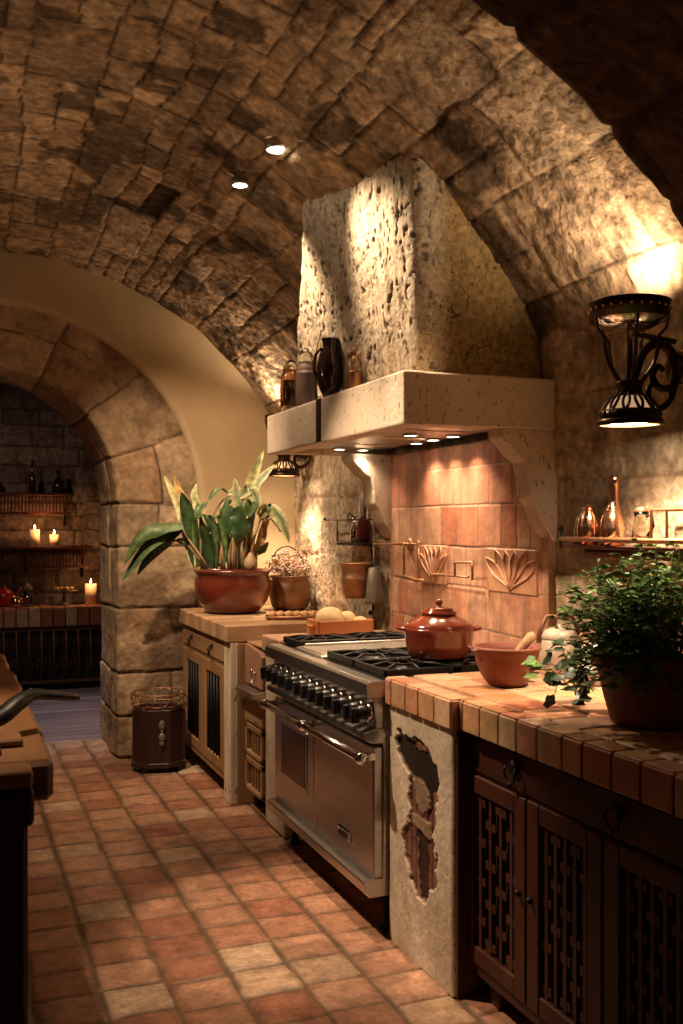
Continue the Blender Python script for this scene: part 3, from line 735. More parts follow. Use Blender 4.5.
# ================================================================ STONE PIERS
PATCH = [(30, 85), (55, 85), (100, 110), (115, 90), (160, 90), (190, 110), (200, 150), (225, 180), (240, 215), (235, 260), (222, 380), (220, 470), (205, 560), (225, 640), (230, 780), (200, 870), (175, 930), (130, 930), (115, 880), (90, 800), (65, 680), (75, 610), (100, 550), (95, 420), (100, 290), (60, 260), (40, 200)]
def inside(px, py, poly):
    r = np.zeros(len(px), bool); n = len(poly); j = n - 1
    for i in range(n):
        xi, yi = poly[i]; xj, yj = poly[j]
        c = ((yi > py) != (yj > py)) & (px < (xj - xi) * (py - yi) / (yj - yi + 1e-12) + xi); r ^= c; j = i
    return r
def build_near_pier():
    P0 = thing('stone_pier', (1.76, 2.98, 0), 'pale pitted stone pier with a ragged bare brick patch, right of the range', 'pier')
    x, ya, yb, zt = 1.44, 2.735, 3.222, .8250
    bx((x + .022, ya, 0), (2.08, yb, zt), bev=.006).build('core', M['pier'], P0)
    core = P0.children[0]; a = core.data.attributes['col']; a.data.foreach_set('color', np.tile(np.array([.46, .36, .26, 1], np.float32), len(core.data.vertices)))
    nu, nv = 130, 210; Y, Z = uv(nu, nv, ya, yb, 0, zt); P = np.stack([Y * 0 + 1, Y, Z], 1)
    # the patch, measured on the face: width .095..  its own coordinates
    u = (3.205 - Y) / .47 * 300; v = (.80 - Z) / .80 * 1290 + 0
    wu = u + (fbm(P, 30, 120, 3) - .5) * 34; wv = v + (fbm(P, 30, 121, 3) - .5) * 40
    m = inside(wu, wv, PATCH)
    base = lerp((.56, .46, .34), (.66, .56, .43), fbm(P, 4, 122))
    d, R = masonry(Z + 2, Y, steps(2.7, 3.3, .035, .05, 9), .09, .2, 11, 3.1, 1.9)
    br = lerp((.17, .070, .04), (.28, .12, .065), R[:, 0]); g = (1 - sst(d, .002, .006))[:, None]; br = br * (1 - g) + np.array([[.06, .03, .02]]) * g
    hollow = inside(wu, wv, [(20, 60), (260, 60), (260, 300), (205, 330), (185, 480), (200, 600), (180, 480), (175, 330), (120, 300), (90, 300), (20, 240)]) & (wv > 100 + (wu > 105) * (wu < 190) * 45)
    slit = inside(wu, wv, [(120, 570), (180, 590), (185, 900), (150, 930), (135, 800), (140, 680)])
    pale = inside(wu, wv, [(112, 320), (150, 300), (182, 330), (180, 440), (150, 480), (122, 440)]) | inside(wu, wv, [(105, 500), (190, 500), (200, 580), (180, 600), (110, 560)])
    c = np.where(m[:, None], br, base); c = np.where((m & hollow)[:, None], np.array([[.022, .010, .007]]), c)
    c = np.where((m & slit)[:, None], np.array([[.05, .022, .014]]), c); c = np.where((m & pale)[:, None], np.array([[.26, .17, .11]]), c)
    dep = np.where(m, .010, 0) + np.where(m & hollow, .004, 0) + np.where(m & slit, .006, 0) - np.where(m & pale, .004, 0)
    h = (fbm(P, 8, 123, 4) - .5) * .006 - dep
    eY = np.minimum(Y - ya, yb - Y); h -= (1 - sst(eY, 0, .015)) * .008
    X = x - h
    X = np.where((Y <= ya + 1e-6) | (Y >= yb - 1e-6), x + .028, X)
    grid_mesh('pitted_face', nu, nv, np.stack([X, Y, Z], 1), c, M['pier'], P0)
build_near_pier()

P2 = B().box((1.44, 4.405, 0), (2.08, 4.700, .838), bev=.012, seg=2).build('stone_pier', M['pier'], origin=(1.76, 4.58, 0)); colour(P2, (.60, .49, .36))
tag(P2, 'narrow pale stone pier between the range and the small drawers', 'pier')
c2 = B()
c2.c = (.50, .29, .18); c2.box((1.425, 4.452, .839), (1.56, 4.715, .915), bev=.006)
c2.c = (.46, .25, .14); c2.box((1.565, 4.452, .839), (1.82, 4.715, .915), bev=.006); c2.c = (.5, .3, .17); c2.box((1.825, 4.452, .839), (2.08, 4.715, .915), bev=.006)
tag(c2.build('tiled_ledge', M['tile'], origin=(1.75, 4.58, .848)), 'pinkish tile cap on the narrow pier left of the range', 'tiled ledge')

# ================================================================ RIGHT CABINET + WORKTOP
def rnd_tile(rg):
    k = rg.random()
    if k < .25: return (.32 + .06 * rg.random(), .125 + .03 * rg.random(), .065)
    if k < .75: return (.44 + .08 * rg.random(), .235 + .05 * rg.random(), .13 + .02 * rg.random())
    return (.54 + .06 * rg.random(), .36 + .05 * rg.random(), .215 + .03 * rg.random())
def build_worktop():
    rg = random.Random(12); b = B()
    b.c = (.20, .12, .065); b.box((1.462, .9, .832), (2.10, 2.735, .913), bev=.002); b.box((1.435, 2.730, .832), (2.10, 3.222, .913), bev=.002)
    y = .9
    while y < 3.21:
        jut = y > 2.72
        x0 = 1.425 if jut else 1.452
        w = rg.uniform(.088, .118); ye = min(y + w, 3.222)
        if not jut and ye > 2.715: ye = 2.722
        if 3.222 - ye < .03: ye = 3.222
        b.c = rnd_tile(rg); b.box((x0, y + .003, .826), (x0 + .018, ye - .003, .914), bev=.004, seg=2)
        b.c = rnd_tile(rg); b.box((x0 + .004, y + .003, .906), (x0 + .075, ye - .003, .9195), bev=.004, seg=2)
        y = ye if ye < 2.715 or ye > 2.73 else 2.726
    # field tiles
    x = 1.532
    while x < 2.09:
        xe = min(x + .145, 2.10); y = .9 + rg.uniform(0, .03)
        while y < 3.215:
            ye = min(y + rg.uniform(.135, .15), 3.222)
            b.c = rnd_tile(rg); b.c = tuple(q * 1.08 for q in b.c)
            b.box((x + .003, y + .003, .905), (xe - .003, ye - .003, .9185 + rg.random() * .0015), bev=.004); y = ye
        x = xe
    # corner filler tile facing the camera where the top juts out
    b.c = (.34, .13, .06); b.box((1.430, 2.722, .826), (1.456, 2.732, .914), bev=.002)
    o = b.build('tiled_worktop', M['tile'], origin=(1.78, 2.1, .83))
    tag(o, 'terracotta tiled worktop with brick-like edge tiles on the right counter', 'worktop')
build_worktop()

def ring_pull(x, y, z, parent, mat='iron'):
    b = B(); b.lathe([(0, x - .004), (.022, x - .004), (.020, x - .012), (.008, x - .016), (0, x - .016)], (0, y, z), 16, axis='x')
    b.tube([(x - .016, y - .024, z), (x - .022, y - .028, z - .018), (x - .018, y - .018, z - .042), (x - .016, y, z - .050), (x - .018, y + .018, z - .042), (x - .022, y + .028, z - .018), (x - .016, y + .024, z)], .0038, 6)
    b.ball((x - .018, y, z - .05), .007, 8); b.build('drawer_pull', M[mat], parent)

def build_right_cabinet():
    K = thing('base_cabinet', (1.8, 1.85, 0), 'dark stained oak cabinet with woven lattice doors under the tiled worktop', 'cabinet')
    x = 1.500; ya, yb = .92, 2.724
    b = B(); b.box((x + .035, ya, .08), (2.08, yb, .826), bev=.003); b.build('carcass', M['dark'], K)
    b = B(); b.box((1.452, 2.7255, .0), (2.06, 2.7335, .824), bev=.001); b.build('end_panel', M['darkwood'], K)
    for (za, zb_) in ((.690, .699), (.809, .824), (.078, .112)): bx((x, ya, za), (x + .033, 2.722, zb_), bev=.002).build('rail', M['darkwoodh'], K)
    edges = [2.722, 2.40, 2.05, 1.70, 1.33, .95]
    # drawers: one long front over each pair of doors
    for (a, c, pulls) in ((2.718, 1.70, (2.46, 1.99)), (1.694, .95, (1.35,))):
        d = B(); d.box((x - .006, c + .003, .700), (x + .03, a - .003, .808), bev=.005, seg=2); d = d.build('drawer', M['darkwoodh'], K); [ring_pull(x - .006, py, .768, d) for py in pulls]
    for i in range(5):
        a, c = edges[i] - .003, edges[i + 1] + .003; z0, z1 = .115, .690
        b = B(); st = .062
        b.box((x - .010, c, z0), (x + .028, c + st, z1), bev=.004); sa = .016 if i == 0 else st; b.box((x - .010, a - sa, z0), (x + .028, a, z1), bev=.004)
        b.box((x - .009, c + st - .002, z0), (x + .027, a - sa + .002, z0 + .055), bev=.004); b.box((x - .009, c + st - .002, z1 - .055), (x + .027, a - sa + .002, z1), bev=.004)
        d = b.build('door', M['darkwood'], K)
        wa, wc = c + st, a - sa; L = B(); n = 4 if i < 1 else 5; rg = random.Random(i)
        for k in range(n):
            yy = wa + (wc - wa) * (k + .5) / n
            pts = [(x + .006 + (.006 if j % 2 else -.006), yy, z0 + .05 + (z1 - z0 - .10) * j / 8) for j in range(9)]
            for p, q in zip(pts, pts[1:]): L.box((min(p[0], q[0]), yy - .0075, p[2]), (max(p[0], q[0]) + .004, yy + .0075, q[2]), bev=0)
        for j in range(8):
            zz = z0 + .05 + (z1 - z0 - .10) * (j + .5) / 8
            for k in range(n):
                if rg.random() < .12: continue
                y_ = wa + (wc - wa) * k / n; xx = x + .010 + (.007 if (j + k) % 2 else -.009)
                L.box((xx, y_, zz - .012), (xx + .004, y_ + (wc - wa) / n, zz + .012), bev=0)
        L.build('lattice', M['darkwood'], d)
        bx((x + .024, wa, z0 + .05), (x + .028, wc, z1 - .05), bev=0).build('backing', M['dark'], d)
        ky = c + .028 if i % 2 == 0 else a - .028
        B().ball((x - .018, ky, .42), .010, 10).build('door_knob', M['iron'], d)
    for y in (.95, 1.8, 2.64):
        bx((x + .03, y - .03, 0), (x + .09, y + .03, .082), bev=.004).build('foot', M['darkwood'], K)
build_right_cabinet()

# ================================================================ FAR CABINET + BUTCHER BLOCK
def build_far_cabinet():
    K = thing('base_cabinet', (1.75, 5.62, 0), 'light aged oak cabinet with two drawers and dark barred doors, beside the arch', 'cabinet')
    x = 1.36; ya, yb = 5.035, 6.20
    bx((x + .03, ya + .022, .10), (2.08, yb, .838), bev=.003).build('carcass', M['oak'], K)
    p = B(); p.box((x - .006, ya, 0), (x + .040, ya + .13, .842), bev=.006, seg=2); p.build('corner_post', M['limed'], K)['label'] = 'whitewashed worn corner post'
    p = B(); p.box((x + .040, ya, 0), (x + .35, ya + .02, .838), bev=.004); p.build('side_panel', M['oak'], K)
    p = B(); p.box((x, yb - .05, .0), (x + .04, yb, .842), bev=.004); p.build('back_post', M['oak'], K)
    for (za, zb_) in ((.70, .722), (.815, .842), (.095, .13)): bx((x, ya + .13, za), (x + .032, yb - .05, zb_), bev=.003).build('rail', M['oakh'], K)
    m = (ya + .13 + yb - .05) / 2
    for (a, c) in ((ya + .134, m - .004), (m + .004, yb - .053)):
        d = B(); d.box((x - .008, a, .722), (x + .028, c, .813), bev=.005, seg=2); d = d.build('drawer', M['oakh'], K)
        yc = (a + c) / 2; q = B(); q.box((x - .014, yc - .02, .775), (x - .008, yc + .02, .795), bev=.002)
        q.tube([(x - .016, yc - .016, .785), (x - .030, yc - .022, .765), (x - .026, yc, .738), (x - .030, yc + .022, .765), (x - .016, yc + .016, .785)], .005, 6); q.build('drawer_pull', M['iron'], d)
        b = B(); st = .075; z0, z1 = .132, .698
        b.box((x - .006, a, z0), (x + .026, a + st, z1), bev=.004); b.box((x - .006, c - st, z0), (x + .026, c, z1), bev=.004)
        b.box((x - .005, a + st - .002, z0), (x + .025, c - st + .002, z0 + .06), bev=.004); b.box((x - .005, a + st - .002, z1 - .065), (x + .025, c - st + .002, z1), bev=.004)
        dd = b.build('door', M['oak'], K)
        bx((x + .012, a + st, z0 + .055), (x + .024, c - st, z1 - .06), bev=0).build('dark_backing', M['dark'], dd)
        g = B(); n = 5
        for k in range(n):
            yy = a + st + (c - a - 2 * st) * (k + .5) / n; g.tube([(x + .004, yy, z0 + .055), (x + .004, yy, z1 - .06)], .0085, 7)
        g.build('bars', M['iron'], dd)
    # butcher block
    b = B(); rg = random.Random(3); y = 5.035
    while y < 6.215:
        ye = min(y + rg.uniform(.055, .095), 6.22); k = rg.random()
        b.c = (.36 + .16 * k, .21 + .12 * k, .11 + .07 * k)
        x0 = 1.335
        while x0 < 2.09:
            xe = min(x0 + rg.uniform(.18, .34), 2.095); k = rg.random(); b.c = (.36 + .16 * k, .20 + .13 * k, .10 + .08 * k)
            b.box((x0, y, .843), (xe, ye, .930), bev=.0025 if x0 > 1.34 else .005); x0 = xe
        y = ye
    o = b.build('butcher_block_worktop', M['butcher'], origin=(1.72, 5.62, .843))
    tag(o, 'striped butcher block top of end-grain staves on the oak cabinet', 'worktop')
build_far_cabinet()

def build_drawer_unit():
    K = thing('drawer_unit', (1.76, 4.86, 0), 'narrow unit of stacked drawers between pier and oak cabinet', 'drawer unit')
    x = 1.440; a, c = 4.712, 5.022
    b = B(); b.box((x + .03, a, .06), (2.08, c, .838), bev=.003); b.build('carcass', M['oak'], K)
    # the recess beside the butcher block keeps a low wooden apron
    bx((x + .0, a + .005, .839), (2.08, c, .850), bev=.003).build('top_board', M['oakh'], K)
    d = B(); pf = [(a + .004, .64), (c - .004, .64), (c - .004, .835), (c - .03, .842), (a + .06, .822), (a + .004, .80)]
    d.prism(pf, x - .012, x + .03, 'x', bev=.003); d = d.build('upper_panel', M['redwood'], K)
    q = B(); q.tube([(x - .03, a + .12, .735), (x - .03, a + .12, .665)], .005, 6); q.tube([(x - .012, a + .10, .715), (x - .035, a + .12, .72), (x - .012, a + .14, .715)], .004, 6); q.tube([(x - .012, a + .12, .675), (x - .03, a + .12, .672)], .004, 6); q.build('panel_pull', M['chrome'], d)
    b = B(); b.prism([(1.372, .598), (1.382, .624), (1.45, .634), (1.45, .59)], a, c, 'y', bev=.003); b.build('steel_ledge', M['steel'], K)
    d = B(); d.box((x - .014, a + .005, .448), (x + .03, c - .004, .588), bev=.005, seg=2); d = d.build('drawer', M['oakh'], K)
    q = B(); q.box((x - .02, a + .09, .462), (x - .014, a + .15, .474), bev=.002); q.build('drawer_plate', M['chrome'], d)
    for (z0, z1) in ((.275, .438), (.095, .265)):
        b = B(); b.box((x - .012, a + .005, z1 - .030), (x + .02, c - .004, z1), bev=.003); b.box((x - .012, a + .005, z0), (x + .02, c - .004, z0 + .022), bev=.003)
        b.box((x - .012, a + .005, z0), (x + .02, a + .03, z1), bev=.003); b.box((x - .012, c - .03, z0), (x + .02, c - .004, z1), bev=.003)
        d = b.build('basket_drawer', M['oakh'], K)
        q = B(); q.box((x + .012, a + .03, z0 + .02), (x + .018, c - .03, z1 - .028), bev=0); q.build('dark_gap', M['dark'], d)
        q = B()
        for k in range(4):
            yy = a + .05 + k * .048; q.box((x - .004, yy, z0 + .02), (x + .006, yy + .014, z1 - .028), bev=.001)
        q.build('slats', M['oak'], d)
    for y in (a + .03, c - .03): bx((x + .04, y - .02, 0), (x + .09, y + .02, .062), bev=.003).build('foot', M['dark'], K)
build_drawer_unit()
#PART3
# ================================================================ LAMPS
def recessed(x, y, sc=1.0):
    r = vr(y); a = math.atan2(1, (x - XC) / 1.0); z = ZC + math.sqrt(r * r - (x - XC) ** 2) - .012
    n = Vector((XC - x, 0, ZC - z)).normalized(); q = Vector((0, 0, -1)).rotation_difference(n).to_matrix().to_4x4()
    n = Vector((0, 0, -1)); q = Matrix.Diagonal((sc, sc, 1, 1)) @ Matrix.Rotation(PI, 4, 'X'); z -= .012
    T = thing('recessed_light', (x, y, z), '', 'ceiling light')
    b = B(); b.lathe([(.040, .004), (.050, .004), (.052, -.002), (.052, -.03), (.040, -.03), (.040, .004)], (0, 0, 0), 28)
    me = b.mesh(); me.transform(Matrix.Translation((x, y, z)) @ q); link_mesh('trim_ring', me, M['steel'], T)
    b = B(); b.lathe([(0, .002), (.0405, .001), (.0405, -.004), (0, -.004)], (0, 0, 0), 28)
    me = b.mesh(); me.transform(Matrix.Translation((x, y, z)) @ q); link_mesh('lens', me, M['bulb'], T); return T
recessed(1.224, 3.833)['label'] = 'round recessed ceiling light, the larger and nearer of two above the hood'
recessed(1.206, 4.318, .78)['label'] = 'round recessed ceiling light, the smaller and farther of two above the hood'

def build_sconce():
    x, y = 1.92, 2.505
    S = thing('wall_sconce', (x, y, 1.76), 'black iron uplight sconce with scrolled arm beside the copperware shelf', 'wall lamp', 'iron wall sconces either side of the hood')
    b = B(); R = .114
    b.lathe([(R, 2.075), (R + .004, 2.072), (R + .006, 2.122), (R + .009, 2.126), (R + .002, 2.130), (R - .003, 2.126), (R - .003, 2.075), (R, 2.075)], (x, y, 0), 48)
    ring = b.build('upper_ring', M['bronze'], S)
    for k in range(1):
        b = B()
        for j in range(26):
            a = 2 * PI * j / 26; b.ball((x + (R + .006) * math.cos(a), y + (R + .006) * math.sin(a), 2.104), .0045, 6)
        b.build('light_dots', M['copper'], ring)['label'] = 'bright copper dots standing in for lit holes round the ring'  # copper dots stand in for light through the ring's pierced holes
    b = B(); b.lathe([(R - .004, 2.078), (R - .02, 2.060), (.06, 2.045), (.012, 2.040), (.012, 2.043), (.06, 2.049), (R - .02, 2.064), (R - .004, 2.082)], (x, y, 0), 40); b.build('mica_dish', M['amber'], S)
    b = B(); b.tube([(x, y, 2.05), (x, y, 1.98), (x, y, 1.90), (x, y, 1.86)], [.009, .010, .016, .026], 10)
    b.build('stem', M['bronze'], S)
    for k in range(5):
        a = 2 * PI * k / 5 + .5; ca, sa = math.cos(a), math.sin(a)
        pts = [(x + ca * r, y + sa * r, z) for r, z in ((.110, 2.075), (.106, 2.045), (.085, 2.02), (.082, 1.985), (.070, 1.94), (.045, 1.90), (.030, 1.875))]
        B().tube(pts, [.006, .007, .008, .008, .008, .009, .009], 8, flat=.5, sm=4).build('strap', M['bronze'], S)
    b = B(); b.lathe([(0, 1.892), (.030, 1.892), (.046, 1.886), (.040, 1.876), (.036, 1.862), (.040, 1.850), (.034, 1.846), (0, 1.846)], (x, y, 0), 28); b.build('collar', M['bronze'], S)
    # openwork bell shade over a lit glass liner
    prof = [(.038, 1.850), (.060, 1.838), (.078, 1.815), (.090, 1.785), (.097, 1.758)]
    b = B(); b.lathe([(r - .004, z) for r, z in prof], (x, y, 0), 36); b.lathe([(r - .006, z) for r, z in prof], (x, y, 0), 36)
    sh = b.build('shade_liner', M['shadeglass'], S)
    b = B()
    b.lathe([(.095, 1.772), (.099, 1.770), (.101, 1.756), (.096, 1.752), (.093, 1.756), (.095, 1.772)], (x, y, 0), 40)
    b.lathe([(.086, 1.800), (.0895, 1.800), (.096, 1.770), (.0925, 1.770), (.086, 1.800)], (x, y, 0), 40)
    b.lathe([(.036, 1.852), (.050, 1.848), (.056, 1.842), (.050, 1.840), (.036, 1.846)], (x, y, 0), 40)
    n = 12
    def onprof(t):
        k = t * (len(prof) - 1); i = min(int(k), len(prof) - 2); u = k - i
        return prof[i][0] * (1 - u) + prof[i + 1][0] * u, prof[i][1] * (1 - u) + prof[i + 1][1] * u
    for j in range(n):
        a0 = 2 * PI * j / n
        for s_ in (-1, 1):
            pts = []
            for t in np.linspace(0, 1, 8).tolist():
                r, z = onprof(t * .78); a = a0 + s_ * (PI / n) * (1 - math.sin(PI * min(1, t * 1.1)) * .55)
                pts.append((x + math.cos(a) * r, y + math.sin(a) * r, z))
            b.tube(pts, .0052, 5)
        r, z = onprof(.72); b.ball((x + math.cos(a0) * r, y + math.sin(a0) * r, z), .009, 6)
    b.build('openwork_shade', M['bronze'], S)
    b = B(); b.lathe([(0, 1.768), (.060, 1.768), (.062, 1.762), (0, 1.760)], (x, y, 0), 28); b.build('lens', M['bulb'], S)
    # arm with scrolls to the wall plate
    b = B(); b.tube([(x + .005, y, 2.035), (x + .07, y - .0, 2.03), (x + .17, y, 2.02)], .009, 8)
    b.tube([(x + .02, y, 1.90), (x + .05, y, 1.975), (x + .10, y, 2.01), (x + .15, y, 1.99), (x + .172, y, 1.93), (x + .15, y, 1.88), (x + .11, y, 1.875), (x + .085, y, 1.905), (x + .10, y, 1.94), (x + .125, y, 1.93)], [.010, .013, .016, .016, .015, .013, .012, .011, .010, .009], 8, sm=5)
    b.tube([(x + .17, y, 1.90), (x + .15, y, 1.84), (x + .11, y, 1.81), (x + .075, y, 1.83), (x + .07, y, 1.87), (x + .09, y, 1.885)], [.013, .012, .011, .010, .009, .008], 8, sm=5)
    b.build('scrolled_arm', M['bronze'], S)
    b = B(); b.lathe([(0, 2.085), (.030, 2.086), (.052, 2.094), (.056, 2.106), (.056, 2.118), (0, 2.118)], (0, y, 1.945), 28, axis='x'); b.build('wall_plate', M['bronze'], S)
    return S
s1 = build_sconce()
s2 = copy_tree(s1); s2.location = (1.92, 5.87, 1.76); s2['label'] = 'black iron uplight sconce half hidden behind the far end of the hood mantel'

# ================================================================ ON THE MANTEL
zl = 2.0
def jar(name, x, y, prof, mat, label, cat='jar'):
    T = thing(name, (x, y, zl), label, cat); b = B(); b.lathe([(r, zl + h) for r, h in prof], (x, y, 0), 32); b.build('body', M[mat], T); return T
J = jar('storage_jar', 1.536, 4.585, [(0, .002), (.046, .002), (.052, .02), (.054, .10), (.048, .17), (.036, .195), (.038, .200), (.034, .200), (.032, .19), (.045, .165), (.050, .10), (.041, .012), (0, .010)], 'amber', 'tall brown glass jar with clear domed lid, at the far end of the mantel')
B().lathe([(.040, zl + .200), (.041, zl + .206), (.034, zl + .225), (.020, zl + .242), (.008, zl + .25), (0, zl + .25)], (1.536, 4.585, 0), 28).build('lid', M['clear'], J)
B().lathe([(0, zl + .014), (.039, zl + .014), (.041, zl + .09), (.038, zl + .15), (0, zl + .152)], (1.536, 4.585, 0), 24).build('contents', M['jarbrown'], J)
pr = [(0, .002), (.044, .002)]
for k in range(16):
    pr += [(.054, .008 + k * .0095), (.047, .0125 + k * .0095)]
pr += [(.048, .168), (.044, .185), (.036, .20), (.036, .205), (.03, .205), (.03, .19), (0, .185)]
J = jar('storage_jar', 1.538, 4.365, pr, 'jarrib', 'squat jar with fine horizontal ribs and a glass lid, on the mantel')
B().lathe([(.040, zl + .2), (.042, zl + .205), (.038, zl + .235), (.022, zl + .252), (.010, zl + .256), (.012, zl + .268), (0, zl + .272)], (1.538, 4.365, 0), 28).build('lid', M['clear'], J)
J = jar('glass_bottle', 1.555, 4.19, [(0, .002), (.036, .002), (.038, .02), (.038, .19), (.030, .25), (.020, .29), (.014, .315), (.016, .32), (.012, .32), (.012, .30), (.027, .25), (.035, .19), (.035, .012), (0, .012)], 'clear', 'pale tall glass bottle standing behind the dark vase on the mantel', 'bottle')
J = jar('dark_vase', 1.528, 4.035, [(0, .002), (.030, .002), (.046, .04), (.058, .09), (.057, .14), (.047, .185), (.035, .215), (.030, .232), (.036, .250), (.040, .256), (.034, .256), (.026, .235), (.028, .21), (.04, .18), (.048, .13), (.03, .02), (0, .016)], 'jarbrown', 'glossy dark brown pitcher with a strap handle on the mantel', 'pitcher')
B().tube([(1.49, 4.03, zl + .215), (1.472, 4.06, zl + .19), (1.466, 4.07, zl + .13), (1.480, 4.06, zl + .075)], [.007, .008, .008, .007], 8, flat=.7).build('handle', M['jarbrown'], J)
T = thing('utensil_crock', (1.555, 3.82, zl), 'small tan crock holding wooden spoons beside the dark pitcher', 'crock')
B().lathe([(0, zl + .002), (.026, zl + .002), (.033, zl + .03), (.032, zl + .075), (.036, zl + .085), (.030, zl + .085), (.027, zl + .03), (0, zl + .02)], (1.555, 3.82, 0), 24).build('body', M['oldcopper'], T)
for k, (dx, dy, h) in enumerate(((-.01, .03, .16), (.01, -.02, .15), (-.02, -.045, .125), (.0, .01, .17))):
    b = B(); b.tube([(1.555, 3.82, zl + .03), (1.555 + dx * .6, 3.82 + dy * .6, zl + .10), (1.555 + dx, 3.82 + dy, zl + h)], .0045, 6); b.ball((1.555 + dx, 3.82 + dy, zl + h), .012, 8, (1, .8, 1.4)); b.build('wooden_spoon', M['oak'], T)

# ================================================================ POT FILLER
T = thing('pot_filler', (2.08, 4.30, 1.36), 'jointed metal pot filler tap folded against the backsplash', 'tap')
b = B(); b.lathe([(0, 2.096), (.03, 2.094), (.032, 2.086), (.015, 2.080), (0, 2.08)], (0, 4.42, 1.36), 20, axis='x'); b.tube([(2.085, 4.42, 1.36), (2.03, 4.42, 1.36)], .008, 8); b.build('wall_flange', M['oldcopper'], T)
b = B(); b.tube([(2.03, 4.72, 1.352), (2.03, 4.42, 1.362), (2.025, 4.19, 1.362)], .0065, 8); b.ball((2.03, 4.72, 1.352), .011, 8); b.build('upper_arm', M['oldcopper'], T)
b = B(); b.tube([(2.03, 4.36, 1.37), (2.03, 4.36, 1.205)], .006, 8); b.tube([(2.03, 4.20, 1.37), (2.03, 4.20, 1.20)], .006, 8); b.ball((2.03, 4.2, 1.37), .011, 8); b.build('joint_post', M['oldcopper'], T)
b = B(); b.tube([(2.03, 4.46, 1.208), (2.03, 4.33, 1.206), (2.02, 4.20, 1.195), (2.01, 4.10, 1.20)], [.005, .009, .010, .006], 8); b.build('lower_arm', M['oldcopper'], T)
b = B(); b.tube([(2.03, 4.05, 1.23), (2.02, 3.70, 1.235)], .005, 6); b.tube([(2.02, 3.82, 1.235), (2.02, 3.82, 1.292), (2.02, 3.665, 1.298), (2.02, 3.665, 1.225)], .0055, 6); b.build('spout_bracket', M['oldcopper'], T)
bx((2.02, 4.045, 1.224), (2.094, 4.055, 1.236), bev=.002).build('wall_stay', M['oldcopper'], T)

# ================================================================ WALL RACK WITH UTENSILS (beyond the backsplash)
T = thing('utensil_rack', (2.05, 5.05, 1.35), 'thin black wire utensil rack with a narrow ledge on the wall', 'rack')
b = B(); b.tube([(2.012, 5.40, 1.482), (2.012, 4.76, 1.480)], .0045, 6); b.ball((2.012, 5.40, 1.487), .009, 8)
for y in (5.20, 4.86): b.tube([(2.012, y, 1.482), (2.012, y, 1.36)], .0035, 6)
for y in (5.30, 4.80): b.tube([(2.012, y, 1.482), (2.11, y, 1.482)], .004, 6)
b.build('rail', M['iron'], T)
b = B(); b.box((2.010, 4.82, 1.342), (2.10, 5.21, 1.356), bev=.003); b.tube([(2.008, 5.21, 1.365), (2.008, 4.82, 1.365)], .0035, 6); b.build('ledge', M['iron'], T)
T = thing('oil_bottle', (2.065, 4.95, 1.357), 'dark red glass bottle with a metal neck on the wire rack', 'bottle')
b = B(); b.lathe([(0, 1.358), (.028, 1.358), (.036, 1.38), (.038, 1.43), (.030, 1.47), (.014, 1.50), (.012, 1.55), (.015, 1.60), (.011, 1.60), (.009, 1.55), (0, 1.50)], (2.065, 4.95, 0), 24); b.build('glass', M['wine'], T)
b = B(); b.lathe([(.016, 1.50), (.018, 1.51), (.018, 1.59), (.014, 1.605), (0, 1.605)], (2.065, 4.95, 0), 20); b.build('neck', M['greyclay'], T)
T = thing('metal_cruet', (2.065, 5.06, 1.357), 'small shiny cruet with curled handle beside the red bottle', 'cruet')
b = B(); b.lathe([(0, 1.358), (.022, 1.358), (.03, 1.39), (.028, 1.43), (.016, 1.46), (.020, 1.50), (.014, 1.50), (0, 1.46)], (2.065, 5.06, 0), 24); b.build('body', M['chrome'], T)
b = B(); b.tube([(2.06, 5.08, 1.50), (2.055, 5.12, 1.52), (2.055, 5.15, 1.50), (2.055, 5.14, 1.47), (2.06, 5.11, 1.47)], .004, 6); b.build('handle', M['iron'], T)
T = thing('copper_beaker', (2.03, 4.86, 1.07), 'ridged copper beaker hung on an iron rod below the rack', 'beaker')
b = B(); b.lathe([(0, 1.070), (.054, 1.070), (.070, 1.095), (.074, 1.165), (.078, 1.172), (.072, 1.180), (.076, 1.225), (.080, 1.238), (.092, 1.252), (.088, 1.258), (.074, 1.25), (.068, 1.12), (0, 1.09)], (1.985, 4.86, 0), 32); b.build('body', M['oldcopper'], T)
b = B(); b.tube([(2.078, 4.86, 1.340), (2.078, 4.86, 1.20), (2.085, 4.86, 1.00)], .006, 8); b.ball((2.07, 4.86, .99), .014, 8); b.build('hanging_rod', M['iron'], T)
T = thing('tin_scoop', (2.05, 4.64, 1.05), 'long grey tin scoop hanging between the copper beaker and the tiles', 'scoop')
b = B(); b.lathe([(0, 1.04), (.046, 1.045), (.050, 1.06), (.040, 1.15), (.030, 1.23), (.022, 1.235), (.02, 1.22), (.03, 1.15), (.04, 1.07), (0, 1.055)], (2.045, 4.755, 0), 24, sy=.8); b.build('bowl', M['greyclay'], T)
b = B(); b.tube([(2.045, 4.755, 1.23), (2.045, 4.76, 1.29), (2.05, 4.78, 1.345)], .005, 6); b.build('handle', M['greyclay'], T)

